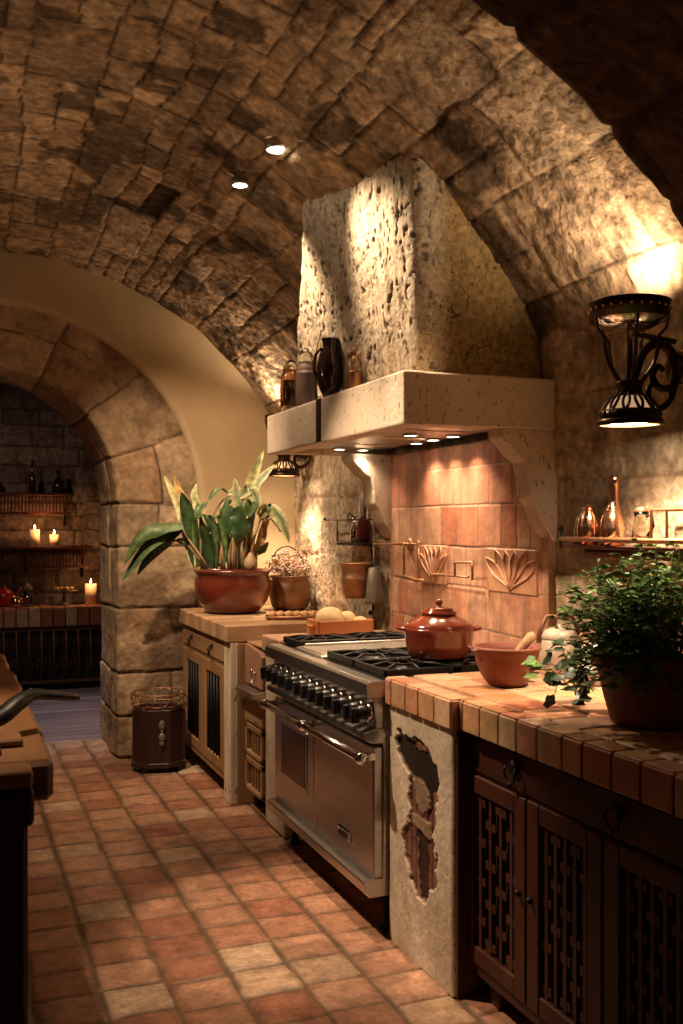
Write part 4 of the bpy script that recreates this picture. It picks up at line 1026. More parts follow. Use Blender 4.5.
# ================================================================ COPPER SHELF, RIGHT
T = thing('wall_shelf', (2.05, 2.6, 1.38), 'narrow plank wall shelf with an iron guard rail under the near sconce', 'shelf')
bx((1.975, 2.0, 1.372), (2.095, 2.945, 1.384), bev=.003).build('plank', M['darkwoodh'], T)
B().tube([(1.972, 2.95, 1.405), (1.972, 2.0, 1.405)], .0085, 10).build('guard_rail', M['oldcopper'], T)
b = B(); b.tube([(1.972, 2.95, 1.375), (1.972, 2.95, 1.435)], .005, 8); b.ball((1.972, 2.95, 1.44), .011, 8); b.tube([(1.972, 2.95, 1.405), (2.10, 2.95, 1.405)], .005, 8); b.build('end_post', M['iron'], T)
bx((1.99, 2.3, 1.345), (2.09, 2.84, 1.371), bev=.004).build('under_rail', M['darkwoodh'], T)
def vessel(name, x, y, prof, mat, label, cat, group=None, z=1.385):
    b = B(); b.lathe([(r, z + h) for r, h in prof], (x, y, 0), 28); o = b.build(name, M[mat], origin=(x, y, z)); tag(o, label, cat, group); return o
G = 'copper and glass vessels on the wall shelf'
T = thing('copper_carafe', (2.062, 2.77, 1.385), 'tall narrow copper carafe with flared rim, tallest on the shelf', 'carafe', G)
B().lathe([(0, 1.386), (.030, 1.386), (.036, 1.41), (.034, 1.46), (.022, 1.51), (.017, 1.54), (.018, 1.59), (.028, 1.61), (.024, 1.612), (.014, 1.59), (.013, 1.54), (0, 1.50)], (2.062, 2.77, 0), 28).build('body', M['copper'], T)
def cjar(y, h, lab):
    T = thing('copper_jar', (2.02, y, 1.385), lab, 'jar', G)
    p = [(0, .001), (.028, .001), (.037, .03), (.039, .06), (.032, .095), (.022, .112), (.022, .118), (.016, .118), (.016, .10), (0, .09)]
    B().lathe([(r, 1.385 + q * h / .118) for r, q in p], (2.005, y, 0), 28).build('body', M['copper'], T)
    B().lathe([(.022, 1.385 + h), (.022, 1.385 + h + .006), (.008, 1.385 + h + .013), (.009, 1.385 + h + .020), (0, 1.385 + h + .024)], (2.005, y, 0), 20).build('lid', M['copper'], T)
cjar(2.835, .118, 'bulbous copper jar with a bright knob, left of the tall carafe')
cjar(2.705, .120, 'bulbous copper jar with a bright knob, right of the tall carafe')
vessel('silver_shaker', 2.02, 2.905, [(0, .001), (.018, .001), (.022, .03), (.017, .07), (.013, .085), (.008, .10), (0, .102)], 'chrome', 'small silvery shaker right beside the left copper jar', 'shaker', G)
vessel('silver_shaker', 2.05, 2.93, [(0, .001), (.018, .001), (.015, .04), (.019, .06), (.012, .085), (0, .095)], 'greyclay', 'small dull grey shaker at the left end of the shelf', 'shaker', G)
T = thing('glass_pitcher', (2.03, 2.615, 1.385), 'small clear pitcher with looped handle right of the copper jars', 'pitcher', G)
B().lathe([(0, 1.387), (.024, 1.387), (.030, 1.41), (.028, 1.45), (.020, 1.475), (.024, 1.495), (.021, 1.495), (.017, 1.475), (.025, 1.45), (.026, 1.41), (0, 1.392)], (2.03, 2.59, 0), 24).build('body', M['clear'], T)
B().tube([(2.03, 2.565, 1.48), (2.03, 2.54, 1.485), (2.03, 2.53, 1.45), (2.03, 2.56, 1.42)], .004, 6).build('handle', M['iron'], T)
B().lathe([(.018, 1.493), (.022, 1.499), (.012, 1.508), (0, 1.512)], (2.03, 2.59, 0), 20).build('lid', M['oldcopper'], T)
T = thing('wire_stand', (2.03, 2.45, 1.385), 'square-cornered rusty wire stand at the right end of the shelf', 'wire stand')
b = B(); b.tube([(2.02, 2.53, 1.386), (2.02, 2.53, 1.50), (2.02, 2.20, 1.50), (2.02, 2.20, 1.386)], .0055, 6); b.tube([(2.08, 2.53, 1.386), (2.08, 2.53, 1.50), (2.08, 2.20, 1.50), (2.08, 2.20, 1.386)], .0055, 6)
b.tube([(2.02, 2.53, 1.5), (2.08, 2.53, 1.5)], .005, 6); b.tube([(2.02, 2.2, 1.5), (2.08, 2.2, 1.5)], .005, 6); b.build('frame', M['oldcopper'], T)
b = B(); b.box((2.045, 2.385, 1.386), (2.06, 2.41, 1.60), bev=.003); b.build('upright', M['oak'], T)

# ================================================================ ON THE RANGE AND COUNTER
T = thing('casserole_pot', (1.755, 3.45, .946), 'round red glazed earthenware casserole with lid on the burner grate', 'casserole')
cx, cy, z = 1.755, 3.45, .9465
b = B(); b.lathe([(0, z), (.106, z), (.118, z + .008), (.128, z + .05), (.134, z + .095), (.141, z + .108), (.140, z + .115), (.130, z + .115), (.122, z + .06), (.10, z + .02), (0, z + .014)], (cx, cy, 0), 56); b.build('pot_body', M['redglaze'], T)
b = B(); b.lathe([(.137, z + .113), (.139, z + .118), (.120, z + .132), (.092, z + .148), (.070, z + .158), (.065, z + .163), (.065, z + .158), (.085, z + .146), (.12, z + .125), (.130, z + .114)], (cx, cy, 0), 56); b.build('shoulder', M['redglaze'], T)
b = B(); b.lathe([(.060, z + .162), (.071, z + .166), (.069, z + .174), (.055, z + .179), (.057, z + .185), (.020, z + .190), (.010, z + .195), (.012, z + .202), (.017, z + .210), (.012, z + .219), (0, z + .221)], (cx, cy, 0), 48); b.build('lid', M['redglaze'], T)
for s in (-1, 1):
    u = Vector((.931, -.365, 0)) * s; n = Vector((.365, .931, 0)); c = Vector((cx, cy, z + .108))
    b = B(); b.tube([c + u * .128 + n * .045, c + u * .150 + n * .034 + Vector((0, 0, .004)), c + u * .158, c + u * .150 - n * .034 + Vector((0, 0, .004)), c + u * .128 - n * .045], [.009, .010, .010, .010, .009], 8, flat=.8); b.build('handle', M['redglaze'], T)

T = thing('mortar_bowl', (1.727, 2.90, .92), 'matt terracotta bowl with lug handles and a wooden pestle leaning in it', 'bowl')
cx, cy, z = 1.727, 2.90, .9205
b = B(); b.lathe([(0, z), (.056, z), (.062, z + .004), (.085, z + .035), (.102, z + .080), (.108, z + .116), (.115, z + .122), (.113, z + .130), (.103, z + .130), (.096, z + .11), (.080, z + .05), (.05, z + .018), (0, z + .014)], (cx, cy, 0), 56); b.build('bowl_body', M['terrap'], T)
for a in (200, 20, -20 + 340 * 0, 160):
    if a not in (200, 20): continue
    a = math.radians(a - 20 - 1.4); ux, uy = math.cos(a), math.sin(a)
    b = B(); b.ball((cx + ux * .112, cy + uy * .112, z + .118), .016, 10, (1, 1, .6)); b.build('lug', M['terrap'], T)
b = B(); q0 = Vector((cx - .02, cy, z + .045)); q1 = Vector((cx + .075, cy - .05, z + .175))
b.tube([q0, q0.lerp(q1, .35), q0.lerp(q1, .7), q0.lerp(q1, .92), q1], [.018, .017, .022, .024, .012], 12, flat=.7); b.build('pestle', M['oak'], T)

def bail_jar(x, y, s, lab):
    z = .9205; T = thing('lidded_jar', (x, y, z), lab, 'jar')
    b = B(); b.lathe([(0, z), (.05 * s, z), (.062 * s, z + .02 * s), (.070 * s, z + .08 * s), (.066 * s, z + .125 * s), (.058 * s, z + .140 * s), (.052 * s, z + .140 * s), (0, z + .12 * s)], (x, y, 0), 36); b.build('body', M['ceramic'], T)
    b = B(); b.lathe([(.064 * s, z + .136 * s), (.066 * s, z + .146 * s), (.055 * s, z + .163 * s), (.03 * s, z + .174 * s), (.009 * s, z + .176 * s), (.012 * s, z + .186 * s), (0, z + .190 * s)], (x, y, 0), 36); b.build('lid', M['ceramic'], T)
    u = Vector((.931, -.365, 0)); c = Vector((x, y, z))
    b = B(); b.tube([c + u * .072 * s + Vector((0, 0, .12 * s)), c + u * .066 * s + Vector((0, 0, .165 * s)), c + u * .044 * s + Vector((0, 0, .212 * s)), c - u * .044 * s + Vector((0, 0, .212 * s)), c - u * .066 * s + Vector((0, 0, .165 * s)), c - u * .072 * s + Vector((0, 0, .12 * s))], .0075 * s, 8, flat=1.3)
    b.build('bail_handle', M['dullcopper'], T)
bail_jar(1.99, 2.985, 1.0, 'cream ceramic jar with square bail handle, directly behind the mortar bowl')
bail_jar(2.0, 2.80, .82, 'smaller cream ceramic jar half hidden by the herb leaves')

# orange dish with bread
T = thing('baking_dish', (1.80, 4.60, .916), 'orange earthenware baking dish with side lugs, left of the griddle', 'dish')
x0, x1, ya, yb, z = 1.655, 1.945, 4.525, 4.70, .9165
b = B(); b.box((x0, ya, z), (x1, yb, z + .010), bev=.004)
for (p, q) in (((x0, ya), (x1, ya + .012)), ((x0, yb - .012), (x1, yb)), ((x0, ya), (x0 + .012, yb)), ((x1 - .012, ya), (x1, yb))): b.box((p[0], p[1], z), (q[0], q[1], z + .072), bev=.005, seg=2)
b.build('dish_body', M['terrao'], T)
for x in (x0 - .006, x1 + .006):
    b = B(); b.tube([(x, ya + .05, z + .04), (x + (-.018 if x < 1.8 else .018), ya + .087, z + .045), (x, ya + .125, z + .04)], .008, 8); b.build('handle', M['terrao'], T)
for i, (x, y, r, sz, lab) in enumerate(((1.745, 4.612, .072, .82, 'large round pale bread loaf, biggest in the orange dish'), (1.845, 4.635, .046, .8, 'medium round bread roll beside the large loaf in the dish'), (1.893, 4.578, .034, .75, 'smallest white bun at the right end of the dish'), (1.835, 4.563, .024, .75, 'small pale bun in front of the medium roll'))):
    o = B().ball((x, y, z + .012 + r * sz + (.022 if r < .05 else 0.004)), r, 24, (1, 1, sz), .02).build('bread_roll', M['bread'], origin=(x, y, z + .012)); tag(o, lab, 'bread', 'breads in the orange dish')

# tray of pastries on the butcher block
T = thing('serving_tray', (1.77, 5.26, .931), 'thin oblong copper tray of pastries on the butcher block', 'tray')
u = Vector((.96, -.28, 0)); n = Vector((.28, .96, 0)); c = Vector((1.775, 5.27, .9315)); b = B()
def orect(b, hx, hy, z0, z1):
    p = [c + u * sx * hx + n * sy * hy for sx, sy in ((-1, -1), (1, -1), (1, 1), (-1, 1))]; b.prism([(q.x, q.y) for q in p], c.z + z0, c.z + z1, 'z', bev=.002)
orect(b, .145, .055, 0, .006); b.build('tray_base', M['oldcopper'], T)
b = B(); b.tube([tuple(c + u * sx * .150 + n * sy * .060 + Vector((0, 0, .014))) for sx, sy in ((-1, -1), (1, -1), (1, 1), (-1, 1))], .007, 8, closed=True); b.build('rim', M['oldcopper'], T)
for k in range(6):
    p = c + u * (-.112 + k * .045) + n * .0
    o = B().ball((p.x, p.y, .9315 + .006 + .020), .022, 14, (1, 1.25, .9), .10).build('pastry', M['pastry'], origin=(p.x, p.y, .9375))
    tag(o, ['sugared golden pastry at the left end of the tray', 'sugared golden pastry second from the left on the tray', 'golden pastry third from the left on the tray', 'golden pastry fourth from the left on the tray', 'golden pastry second from the right on the tray', 'golden pastry at the right end of the tray'][k], 'pastry', 'pastries on the copper tray')
for i, (dy, lab) in enumerate(((0, 'dark-handled knife lying nearest the orange dish'), (.045, 'dark-handled knife lying behind the other knife'))):
    T = thing('kitchen_knife', (1.93, 4.85 + dy, .851), lab, 'knife', 'knives on the small drawers')
    b = B(); b.box((1.70, 4.84 + dy, .851), (1.82, 4.858 + dy, .866), bev=.004); b.build('handle', M['darkwood'], T)
    b = B(); b.prism([(1.82, 4.832 + dy), (1.98, 4.838 + dy), (2.01, 4.855 + dy), (1.82, 4.862 + dy)], .853, .857, 'z'); b.build('blade', M['steel'], T)

# ================================================================ PLANTS
K = .00158
LU = Vector((.931, -.365, 0)); LD = Vector((.365, .931, 0))
def build_big_plant():
    cx, cy, z = 1.575, 5.80, .931
    T = thing('potted_plant', (cx, cy, z), 'broad-leaved plant with drooping variegated leaves in a glazed terracotta bowl', 'potted plant')
    b = B(); b.lathe([(0, z), (.135, z), (.165, z + .015), (.205, z + .07), (.226, z + .135), (.228, z + .19), (.215, z + .225), (.222, z + .238), (.232, z + .246), (.230, z + .256), (.215, z + .258), (.204, z + .246), (.205, z + .19), (.18, z + .06), (0, z + .03)], (cx, cy, 0), 64); b.build('pot', M['terra'], T)
    b = B(); b.lathe([(0, z + .232), (.10, z + .238), (.206, z + .226)], (cx, cy, 0), 40); b.build('soil', M['soil'], T)
    O = Vector((cx, cy, 1.185))
    def W(x, y, d=0): return O + LU * (x - 415) * K + LD * d + Vector((0, 0, (452 - y) * K))
    g1 = (.05, .095, .028); g2 = (.13, .19, .075); gy = (.30, .33, .10); cr = (.62, .58, .33); org = (.62, .30, .10); dk = (.020, .055, .018); yl = (.50, .44, .16)
    L = [([(230, 290), (170, 300), (90, 370), (10, 490)], 78, g1, g2, -.06), ([(240, 285), (150, 295), (80, 330), (25, 425)], 60, g2, g1, -.10), ([(250, 350), (180, 345), (110, 400), (60, 470)], 50, g1, dk, -.02), ([(235, 285), (190, 320), (130, 345), (100, 420)], 45, dk, g1, -.04),
         ([(270, 440), (235, 260), (205, 180), (162, 95)], 46, yl, cr, -.03), ([(285, 430), (250, 230), (215, 150), (205, 100)], 36, org, yl, -.05), ([(300, 420), (285, 220), (272, 170), (280, 125)], 36, gy, cr, .02),
         ([(280, 440), (262, 290), (245, 210), (232, 160)], 62, g1, dk, -.07), ([(300, 440), (290, 340), (285, 260), (290, 195)], 55, g1, g2, -.02), ([(335, 445), (325, 350), (315, 300), (302, 250)], 50, g1, dk, -.09), ([(345, 445), (350, 350), (352, 290), (343, 245)], 34, g2, g1, -.08),
         ([(380, 440), (382, 320), (392, 240), (402, 172)], 52, g2, g1, -.04), ([(360, 440), (372, 330), (378, 270), (368, 215)], 30, gy, g2, 0), ([(440, 215), (455, 250), (450, 300), (432, 345)], 84, dk, g1, -.12), ([(425, 215), (410, 240), (405, 280), (412, 315)], 60, dk, g1, -.09),
         ([(470, 260), (455, 215), (440, 165), (432, 110)], 56, g2, cr, -.10), ([(480, 230), (480, 150), (500, 80), (532, 0)], 50, gy, cr, .02), ([(490, 220), (505, 140), (540, 95), (578, 55)], 38, g2, cr, -.02), ([(450, 180), (490, 150), (515, 190), (528, 240)], 46, g2, cr, -.12),
         ([(520, 250), (560, 215), (605, 265), (634, 350)], 62, g2, cr, -.10), ([(530, 240), (575, 235), (590, 270), (600, 310)], 40, g1, g2, -.06), ([(500, 400), (525, 335), (535, 290), (545, 240)], 36, (.34, .17, .09), (.45, .27, .15), -.03), ([(290, 260), (300, 230), (320, 210), (335, 196)], 32, g1, g2, -.10),
         ([(505, 390), (525, 375), (540, 360), (555, 345)], 36, g1, g2, -.08), ([(480, 250), (490, 215), (500, 200), (512, 235)], 48, g1, g2, -.14), ([(330, 190), (355, 160), (380, 150), (405, 165)], 24, g1, g2, -.05), ([(405, 165), (440, 150), (470, 150), (500, 175)], 30, g1, cr, -.06), ([(520, 260), (540, 240), (548, 225), (560, 200)], 40, dk, g1, .0)]
    for i, (pts, w, c1, c2_, d) in enumerate(L):
        b = B(); ss = Vector(LU) + LD * ((i * 37 % 11) / 11 - .5) * .9
        b.blade([W(x, y, d * (j / 3 if pts[0][1] > 380 else 1) - .03) for j, (x, y) in enumerate(pts)], w * K * .92, cup=.3, col=c1, col2=c2_, side=ss.normalized(), n=14)
        b.build('leaf', M['leaf'], T)
    rg = random.Random(21)
    for i in range(26):
        x0_ = rg.uniform(320, 505); tipx = x0_ + rg.uniform(-110, 110); ty = rg.uniform(170, 330); sag = rg.uniform(0, 60)
        pts = [(x0_, 440), (x0_ + (tipx - x0_) * .25, 360), (x0_ + (tipx - x0_) * .65, ty + 20), (tipx, ty + sag)]
        c1, c2_ = rg.choice(((g1, g2), (g2, cr), (dk, g1), (gy, cr), (g1, dk), (g2, g1)))
        b = B(); ss = (LU * rg.uniform(.5, 1) + LD * rg.uniform(-.8, .8)).normalized(); dd = rg.uniform(-.09, .10)
        b.blade([W(x, y, dd * (.3 + j / 4)) for j, (x, y) in enumerate(pts)], rg.uniform(18, 34) * K, cup=.35, col=c1, col2=c2_, side=ss, n=10); b.build('leaf', M['leaf'], T)
    # stems that carry the arching leaves
    for i, (pts, d) in enumerate((([(320, 445), (285, 400), (245, 350), (205, 340), (170, 310)], -.05), ([(330, 445), (290, 385), (250, 330), (228, 288)], -.07), ([(460, 440), (470, 330), (455, 240), (440, 190)], -.08), ([(480, 440), (500, 330), (520, 270), (530, 245)], -.07), ([(430, 440), (425, 330), (432, 240), (445, 215)], -.08), ([(365, 440), (352, 300), (345, 240), (378, 190), (440, 150)], -.03), ([(300, 440), (300, 330), (290, 260)], -.06))):
        B().tube([W(x, y, d) for x, y in pts], [.0085 - .0012 * j for j in range(len(pts))], 8).build('stem', M['stem'], T)
    rg = random.Random(8)
    for i, (x, top, r) in enumerate(((355, 300, 9), (378, 320, 11), (402, 335, 13), (420, 340, 10), (442, 345, 12), (465, 330, 13), (488, 310, 13), (505, 330, 9), (320, 345, 9), (300, 320, 8), (470, 260, 8))):
        pts = [W(x + rg.uniform(-6, 6), 448, -.02), W(x + rg.uniform(-3, 3), (448 + top) / 2, -.03), W(x + rg.uniform(-8, 12), top, -.03)]
        B().tube(pts, [r * K * .9, r * K * .85, r * K * .55], 10).build('stalk', M['stem'], T)
    p = W(488, 425, -.09); b = B(); b.lathe([(0, -.045), (.03, -.04), (.042, -.01), (.038, .02), (.02, .045), (.012, .06), (0, .065)], p, 20); b.build('bulb', M['stem'], T)
build_big_plant()

def build_dried():
    cx, cy, z = 1.955, 5.86, .931
    T = thing('copper_planter', (cx, cy, z), 'round aged copper pot of dried blossoms between the big plant and the dish', 'potted plant')
    b = B(); b.lathe([(0, z), (.085, z), (.112, z + .02), (.130, z + .09), (.124, z + .165), (.112, z + .190), (.124, z + .200), (.124, z + .212), (.110, z + .213), (.103, z + .19), (.105, z + .09), (0, z + .04)], (cx, cy, 0), 48); b.build('pot', M['dullcopper'], T)
    B().lathe([(0, z + .19), (.105, z + .185)], (cx, cy, 0), 30).build('soil', M['soil'], T)
    b = B(); b.ball(tuple(Vector((cx, cy, z + .165)) - LU * .125), .022, 12, (1, 1, 1)); b.build('side_lug', M['oldcopper'], T)
    rg = random.Random(3); st = B(); bl = B()
    for k in range(150):
        a = rg.uniform(0, 2 * PI); q = rg.random() ** .6; r = q * .145; h = .235 + rg.random() * .15 * (1.15 - q * .8)
        tip = Vector((cx - .02 + math.cos(a) * r, cy + math.sin(a) * r, z + h)); base = Vector((cx + math.cos(a) * r * .35, cy + math.sin(a) * r * .35, z + .20))
        if tip.x > 2.07: continue
        st.tube([base, base.lerp(tip, .6) + Vector((0, 0, .01)), tip], .0014, 4, caps=False)
        for j in range(3): bl.ball(tuple(tip + Vector((rg.uniform(-.012, .012), rg.uniform(-.012, .012), rg.uniform(-.01, .01)))), rg.uniform(.0045, .008), 6, (1, 1, .8))
    tag(st.build('sprigs', M['stem'], T), kind='stuff'); tag(bl.build('blossoms', M['petal'], T), kind='stuff')
    b = B(); b.tube([tuple(Vector((cx, cy, z + .20)) - LU * .02 + LU * math.cos(t) * .115 + Vector((0, 0, math.sin(t) * .19))) for t in np.linspace(0, PI, 20).tolist()], .004, 6); b.build('hoop_handle', M['iron'], T)
    b = B(); b.c = (.55, .42, .08); p = Vector((cx, cy, z + .30)) - LU * .085 - LD * .05
    for k in range(7):
        a = k * 2 * PI / 7; b.blade([p, p + (LU * math.cos(a) + Vector((0, 0, math.sin(a)))) * .013 - LD * .008, p + (LU * math.cos(a) + Vector((0, 0, math.sin(a)))) * .026], .018, n=4, side=tuple(LU * -math.sin(a) + Vector((0, 0, math.cos(a)))))
    b.build('yellow_flower', M['leaf'], T)
build_dried()

def leaflet(b, p, d, ln, w, col, rg, lob=0):
    up = Vector((rg.uniform(-1, 1), rg.uniform(-1, 1), 1.2)).normalized(); s = d.cross(up)
    if s.length < .1: s = d.orthogonal()
    s.normalize(); n = s.cross(d)
    pr = ((0, .0), (.22, .34), (.5, .5), (.78, .30), (1, 0))
    cen = []; lft = []; rgt = []
    for t, q in pr:
        c = p + d * ln * t - Vector((0, 0, ln * .25 * t * t)); cen.append(c); lft.append(c + s * w * q + n * w * q * .35); rgt.append(c - s * w * q + n * w * q * .35)
    bm = b.bm; L = b.cl
    def mk(q): v = bm.verts.new(q); v[L] = (*col, 1); return v
    C_ = [mk(q) for q in cen]; A = [mk(q) for q in lft[1:-1]]; D = [mk(q) for q in rgt[1:-1]]
    for S, flip in ((A, 0), (D, 1)):
        rows = [C_[0]] + S + [C_[-1]]
        for i in range(4):
            q = [C_[i], C_[i + 1], rows[i + 1], rows[i]]; q = list(dict.fromkeys(q))
            if flip: q = q[::-1]
            if len(q) >= 3:
                f = bm.faces.new(q); f.smooth = True

def build_herb():
    cx, cy, z = 1.775, 2.20, .9205
    T = thing('potted_herb', (cx, cy, z), 'bushy green herb in a dark terracotta pot on the right counter', 'potted plant')
    b = B(); b.lathe([(0, z), (.118, z), (.124, z + .012), (.142, z + .08), (.158, z + .150), (.172, z + .155), (.176, z + .190), (.168, z + .194), (.158, z + .190), (.150, z + .155), (.13, z + .06), (0, z + .03)], (cx, cy, 0), 56); b.build('pot', M['terrap'], T)
    B().lathe([(0, z + .178), (.156, z + .172)], (cx, cy, 0), 30).build('soil', M['soil'], T)
    rg = random.Random(77); st = B(); lf = B()
    for k in range(215):
        a = rg.uniform(0, 2 * PI); el = rg.random(); q = math.sqrt(rg.random())
        spread = q * .27; top = z + .19 + .30 * (1 - .55 * q * q) * rg.uniform(.55, 1.05)
        if rg.random() < .30: top = z + .19 + rg.uniform(-.09, .09); spread = rg.uniform(.16, .25); a = rg.uniform(PI * .75, PI * 1.45)
        tip = Vector((cx - .02 + math.cos(a) * spread, cy + math.sin(a) * spread, top))
        if tip.x > 2.06: tip.x = 2.06 - rg.random() * .05
        base = Vector((cx + math.cos(a) * .09 * q, cy + math.sin(a) * .09 * q, z + .17))
        mid = base.lerp(tip, .55) + Vector((0, 0, .04))
        st.tube([base, mid, tip], [.0022, .0018, .001], 4, caps=False)
        n = rg.randint(9, 15)
        for j in range(n):
            t = .35 + .65 * j / (n - 1)
            p = (base * (1 - t) ** 2 + mid * 2 * t * (1 - t) + tip * t * t)
            d = Vector((math.cos(j * 2.4 + k), math.sin(j * 2.4 + k), rg.uniform(-.1, .6))).normalized()
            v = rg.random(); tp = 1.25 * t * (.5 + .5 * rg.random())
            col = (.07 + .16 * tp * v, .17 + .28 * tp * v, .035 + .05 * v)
            L = rg.uniform(.018, .036)
            if p.x + d.x * L > 2.08: continue
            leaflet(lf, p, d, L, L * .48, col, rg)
            s2 = d.cross(Vector((0, 0, 1)))
            if rg.random() < .7 and s2.length > .1: leaflet(lf, p + d * L * .3, (d + s2.normalized() * .8).normalized(), L * .7, L * .36, col, rg); leaflet(lf, p + d * L * .3, (d - s2.normalized() * .8).normalized(), L * .7, L * .36, col, rg)
    tag(st.build('stems', M['stem'], T), kind='stuff'); tag(lf.build('foliage', M['herb'], T), kind='stuff')
build_herb()

def build_ivy():
    T = thing('ivy_cutting', (1.66, 2.48, .921), 'small trailing ivy with round leaves on the counter left of the herb', 'plant')
    c = Vector((1.66, 2.48, .921)); rg = random.Random(9); st = B()
    runs = [[(.12, .10, .02), (.06, .05, .14), (.0, .0, .12), (-.04, -.02, .03)], [(.12, .10, .02), (.05, .08, .18), (-.03, .04, .16), (-.10, .03, .09)], [(.12, .10, .02), (.08, .02, .12), (.04, -.06, .08), (.0, -.08, .02)], [(.12, .10, .02), (.12, .06, .16), (.08, .0, .17), (.03, -.03, .06)], [(.12, .10, .02), (.03, .10, .10), (-.05, .08, .10), (-.07, .07, .14)]]
    lv = []
    for R in runs:
        P = [c + Vector(q) for q in R]; st.tube(P, [.0028, .0025, .002, .0014], 5)
        for j in range(9):
            t = .25 + .75 * j / 8; k = t * 3; i = min(int(k), 2); u = k - i; p = P[i].lerp(P[i + 1], u)
            lv.append((p + Vector((rg.uniform(-.02, .02), rg.uniform(-.02, .02), rg.uniform(-.012, .02))), rg))
    st.build('vines', M['stem'], T)
    for p, _ in lv:
        p.z = max(p.z, .935); b = B(); d = Vector((rg.uniform(-1, 0), rg.uniform(-1, .2), rg.uniform(-.7, .2))).normalized(); s = d.cross(Vector((0, 0, 1))).normalized(); r = rg.uniform(.016, .027)
        col = (.10 + .07 * rg.random(), .22 + .10 * rg.random(), .06) if (p.x < 1.62 and p.z > .97) else (.022, .05, .018)
        if p.z < .95: d.z = abs(d.z) * .2
        ctr = b.bm.verts.new(p + d * r * .7); ctr[b.cl] = (*col, 1); ring = []
        n = s.cross(d)
        for q in range(14):
            a = 2 * PI * q / 14; rr = r * (1 + .16 * math.cos(5 * a)); v = b.bm.verts.new(p + d * (r * .7 + math.cos(a) * rr) + s * math.sin(a) * rr + n * .12 * r * math.cos(2 * a)); v[b.cl] = (*[x * .85 for x in col], 1); ring.append(v)
        for q in range(14): b.bm.faces.new((ctr, ring[q], ring[(q + 1) % 14])).smooth = True
        b.build('leaf', M['leaf'], T)
build_ivy()

# ================================================================ FLOOR BIN BY THE ARCH
def build_bin():
    cx, cy = 1.165, 5.96
    T = thing('wooden_bin', (cx, cy, 0), 'dark wooden bin with scrolled wire rim on the floor beside the arch', 'bin')
    hw = .145; b = B(); n = 8
    for k in range(n):
        a = 2 * PI * (k + .5) / n + .2; p = Vector((cx + math.cos(a) * hw, cy + math.sin(a) * hw * .9, 0)); w = .066
        rot = Euler((0, 0, a)).to_matrix(); b.box(p + Vector((-.010, -w, .035)), p + Vector((.010, w, .37)), bev=.004, rot=rot)
        b.box(p + Vector((-.014, -w - .004, .03)), p + Vector((.014, w + .004, .06)), bev=.004, rot=rot)
    b.build('staves', M['islandwood'], T)
    for k in range(4):
        a = PI / 4 + k * PI / 2; p = Vector((cx + math.cos(a) * .13, cy + math.sin(a) * .118, 0)); q = B(); q.tube([p + Vector((math.cos(a) * .02, math.sin(a) * .02, 0.002)), p + Vector((0, 0, .06))], [.012, .016], 8); q.build('foot', M['darkwood'], T)
    B().lathe([(0, .036), (.125, .036), (.125, .05), (0, .05)], (cx, cy, 0), 8).build('base', M['dark'], T)
    b = B(); R = .165
    for z in (.455, .385): b.tube([(cx + math.cos(t) * R * (1 if z > .4 else .95), cy + math.sin(t) * R * .9 * (1 if z > .4 else .95), z) for t in np.linspace(0, 2 * PI, 33).tolist()[:-1]], .0035, 6, closed=True)
    for k in range(12):
        a = 2 * PI * k / 12; c = Vector((cx + math.cos(a) * R * .98, cy + math.sin(a) * R * .88, 0)); s = Vector((-math.sin(a), math.cos(a), 0))
        b.tube([c + s * math.cos(t) * .026 + Vector((0, 0, .42 + math.sin(t) * .030)) for t in np.linspace(0, 2 * PI, 13).tolist()[:-1]], .0025, 5, closed=True)
    for k in range(8):
        a = 2 * PI * k / 8; b.tube([(cx + math.cos(a) * R * .93, cy + math.sin(a) * R * .84, .385), (cx + math.cos(a) * .152, cy + math.sin(a) * .137, .22)], .0028, 5)
    b.build('wire_rim', M['oldcopper'], T)
    f = Vector((cx, cy, 0)) - LD * .152 + LU * .045
    b = B(); b.ball(f + Vector((0, 0, .285)), .024, 14, (.75, .35, 1.25)); b.ball(f + Vector((0, 0, .215)), .026, 14, (.8, .35, 1.0)); b.ball(f + Vector((0, 0, .250)), .010, 10, (1, .4, 1)); b.ball(f + Vector((0, 0, .180)), .016, 10, (1, .4, 1)); b.build('carved_emblem', M['greyclay'], T)
build_bin()

# ================================================================ ISLAND, LEFT
T = thing('kitchen_island', (-.35, 3.0, 0), 'blackened wood island with a thick uneven timber top on the left', 'island')
bx((-.95, 2.36, .05), (.165, 2.43, .862), bev=.01).build('near_body', M['islandwood'], T)
bx((-.90, 2.42, .05), (.10, 4.45, .815), bev=.01).build('far_body', M['islandwood'], T)
bx((-.9, 2.42, 0), (.10, 4.35, .055), bev=.004).build('plinth', M['dark'], T)
b = B(); b.box((-1.0, 2.33, .864), (.175, 2.43, .905), bev=.012, seg=3); b.build('near_top', M['slab'], T)
bx((-.95, 2.335, .775), (.178, 2.41, .863), bev=.015, seg=3).build('edge_apron', M['islandwood'], T)
for kx in (0,):
    b = B(); rg = random.Random(5); Lf = []
    ys = [2.435 + k * (4.52 - 2.435) / 14 for k in range(15)]
    prof = [(.225 + rg.uniform(-.012, .012), y) for y in ys]
    poly = [(-1.0, 2.435)] + prof + [(-1.0, 4.52)]
    b.prism(poly, .805, .902, 'z', bev=.014); b.build('timber_slab', M['slab'], T)
for y in (2.7, 3.5):
    B().ball((.112, y, .62), .014, 10).build('knob', M['iron'], T)
T = thing('iron_skillet', (-.20, 2.62, .904), 'black iron skillet with a long handle reaching past the island edge', 'pan')
b = B(); b.lathe([(0, .905), (.12, .905), (.14, .93), (.146, .950), (.140, .952), (.132, .932), (.11, .913), (0, .912)], (-.20, 2.62, 0), 40); b.build('pan', M['black'], T)
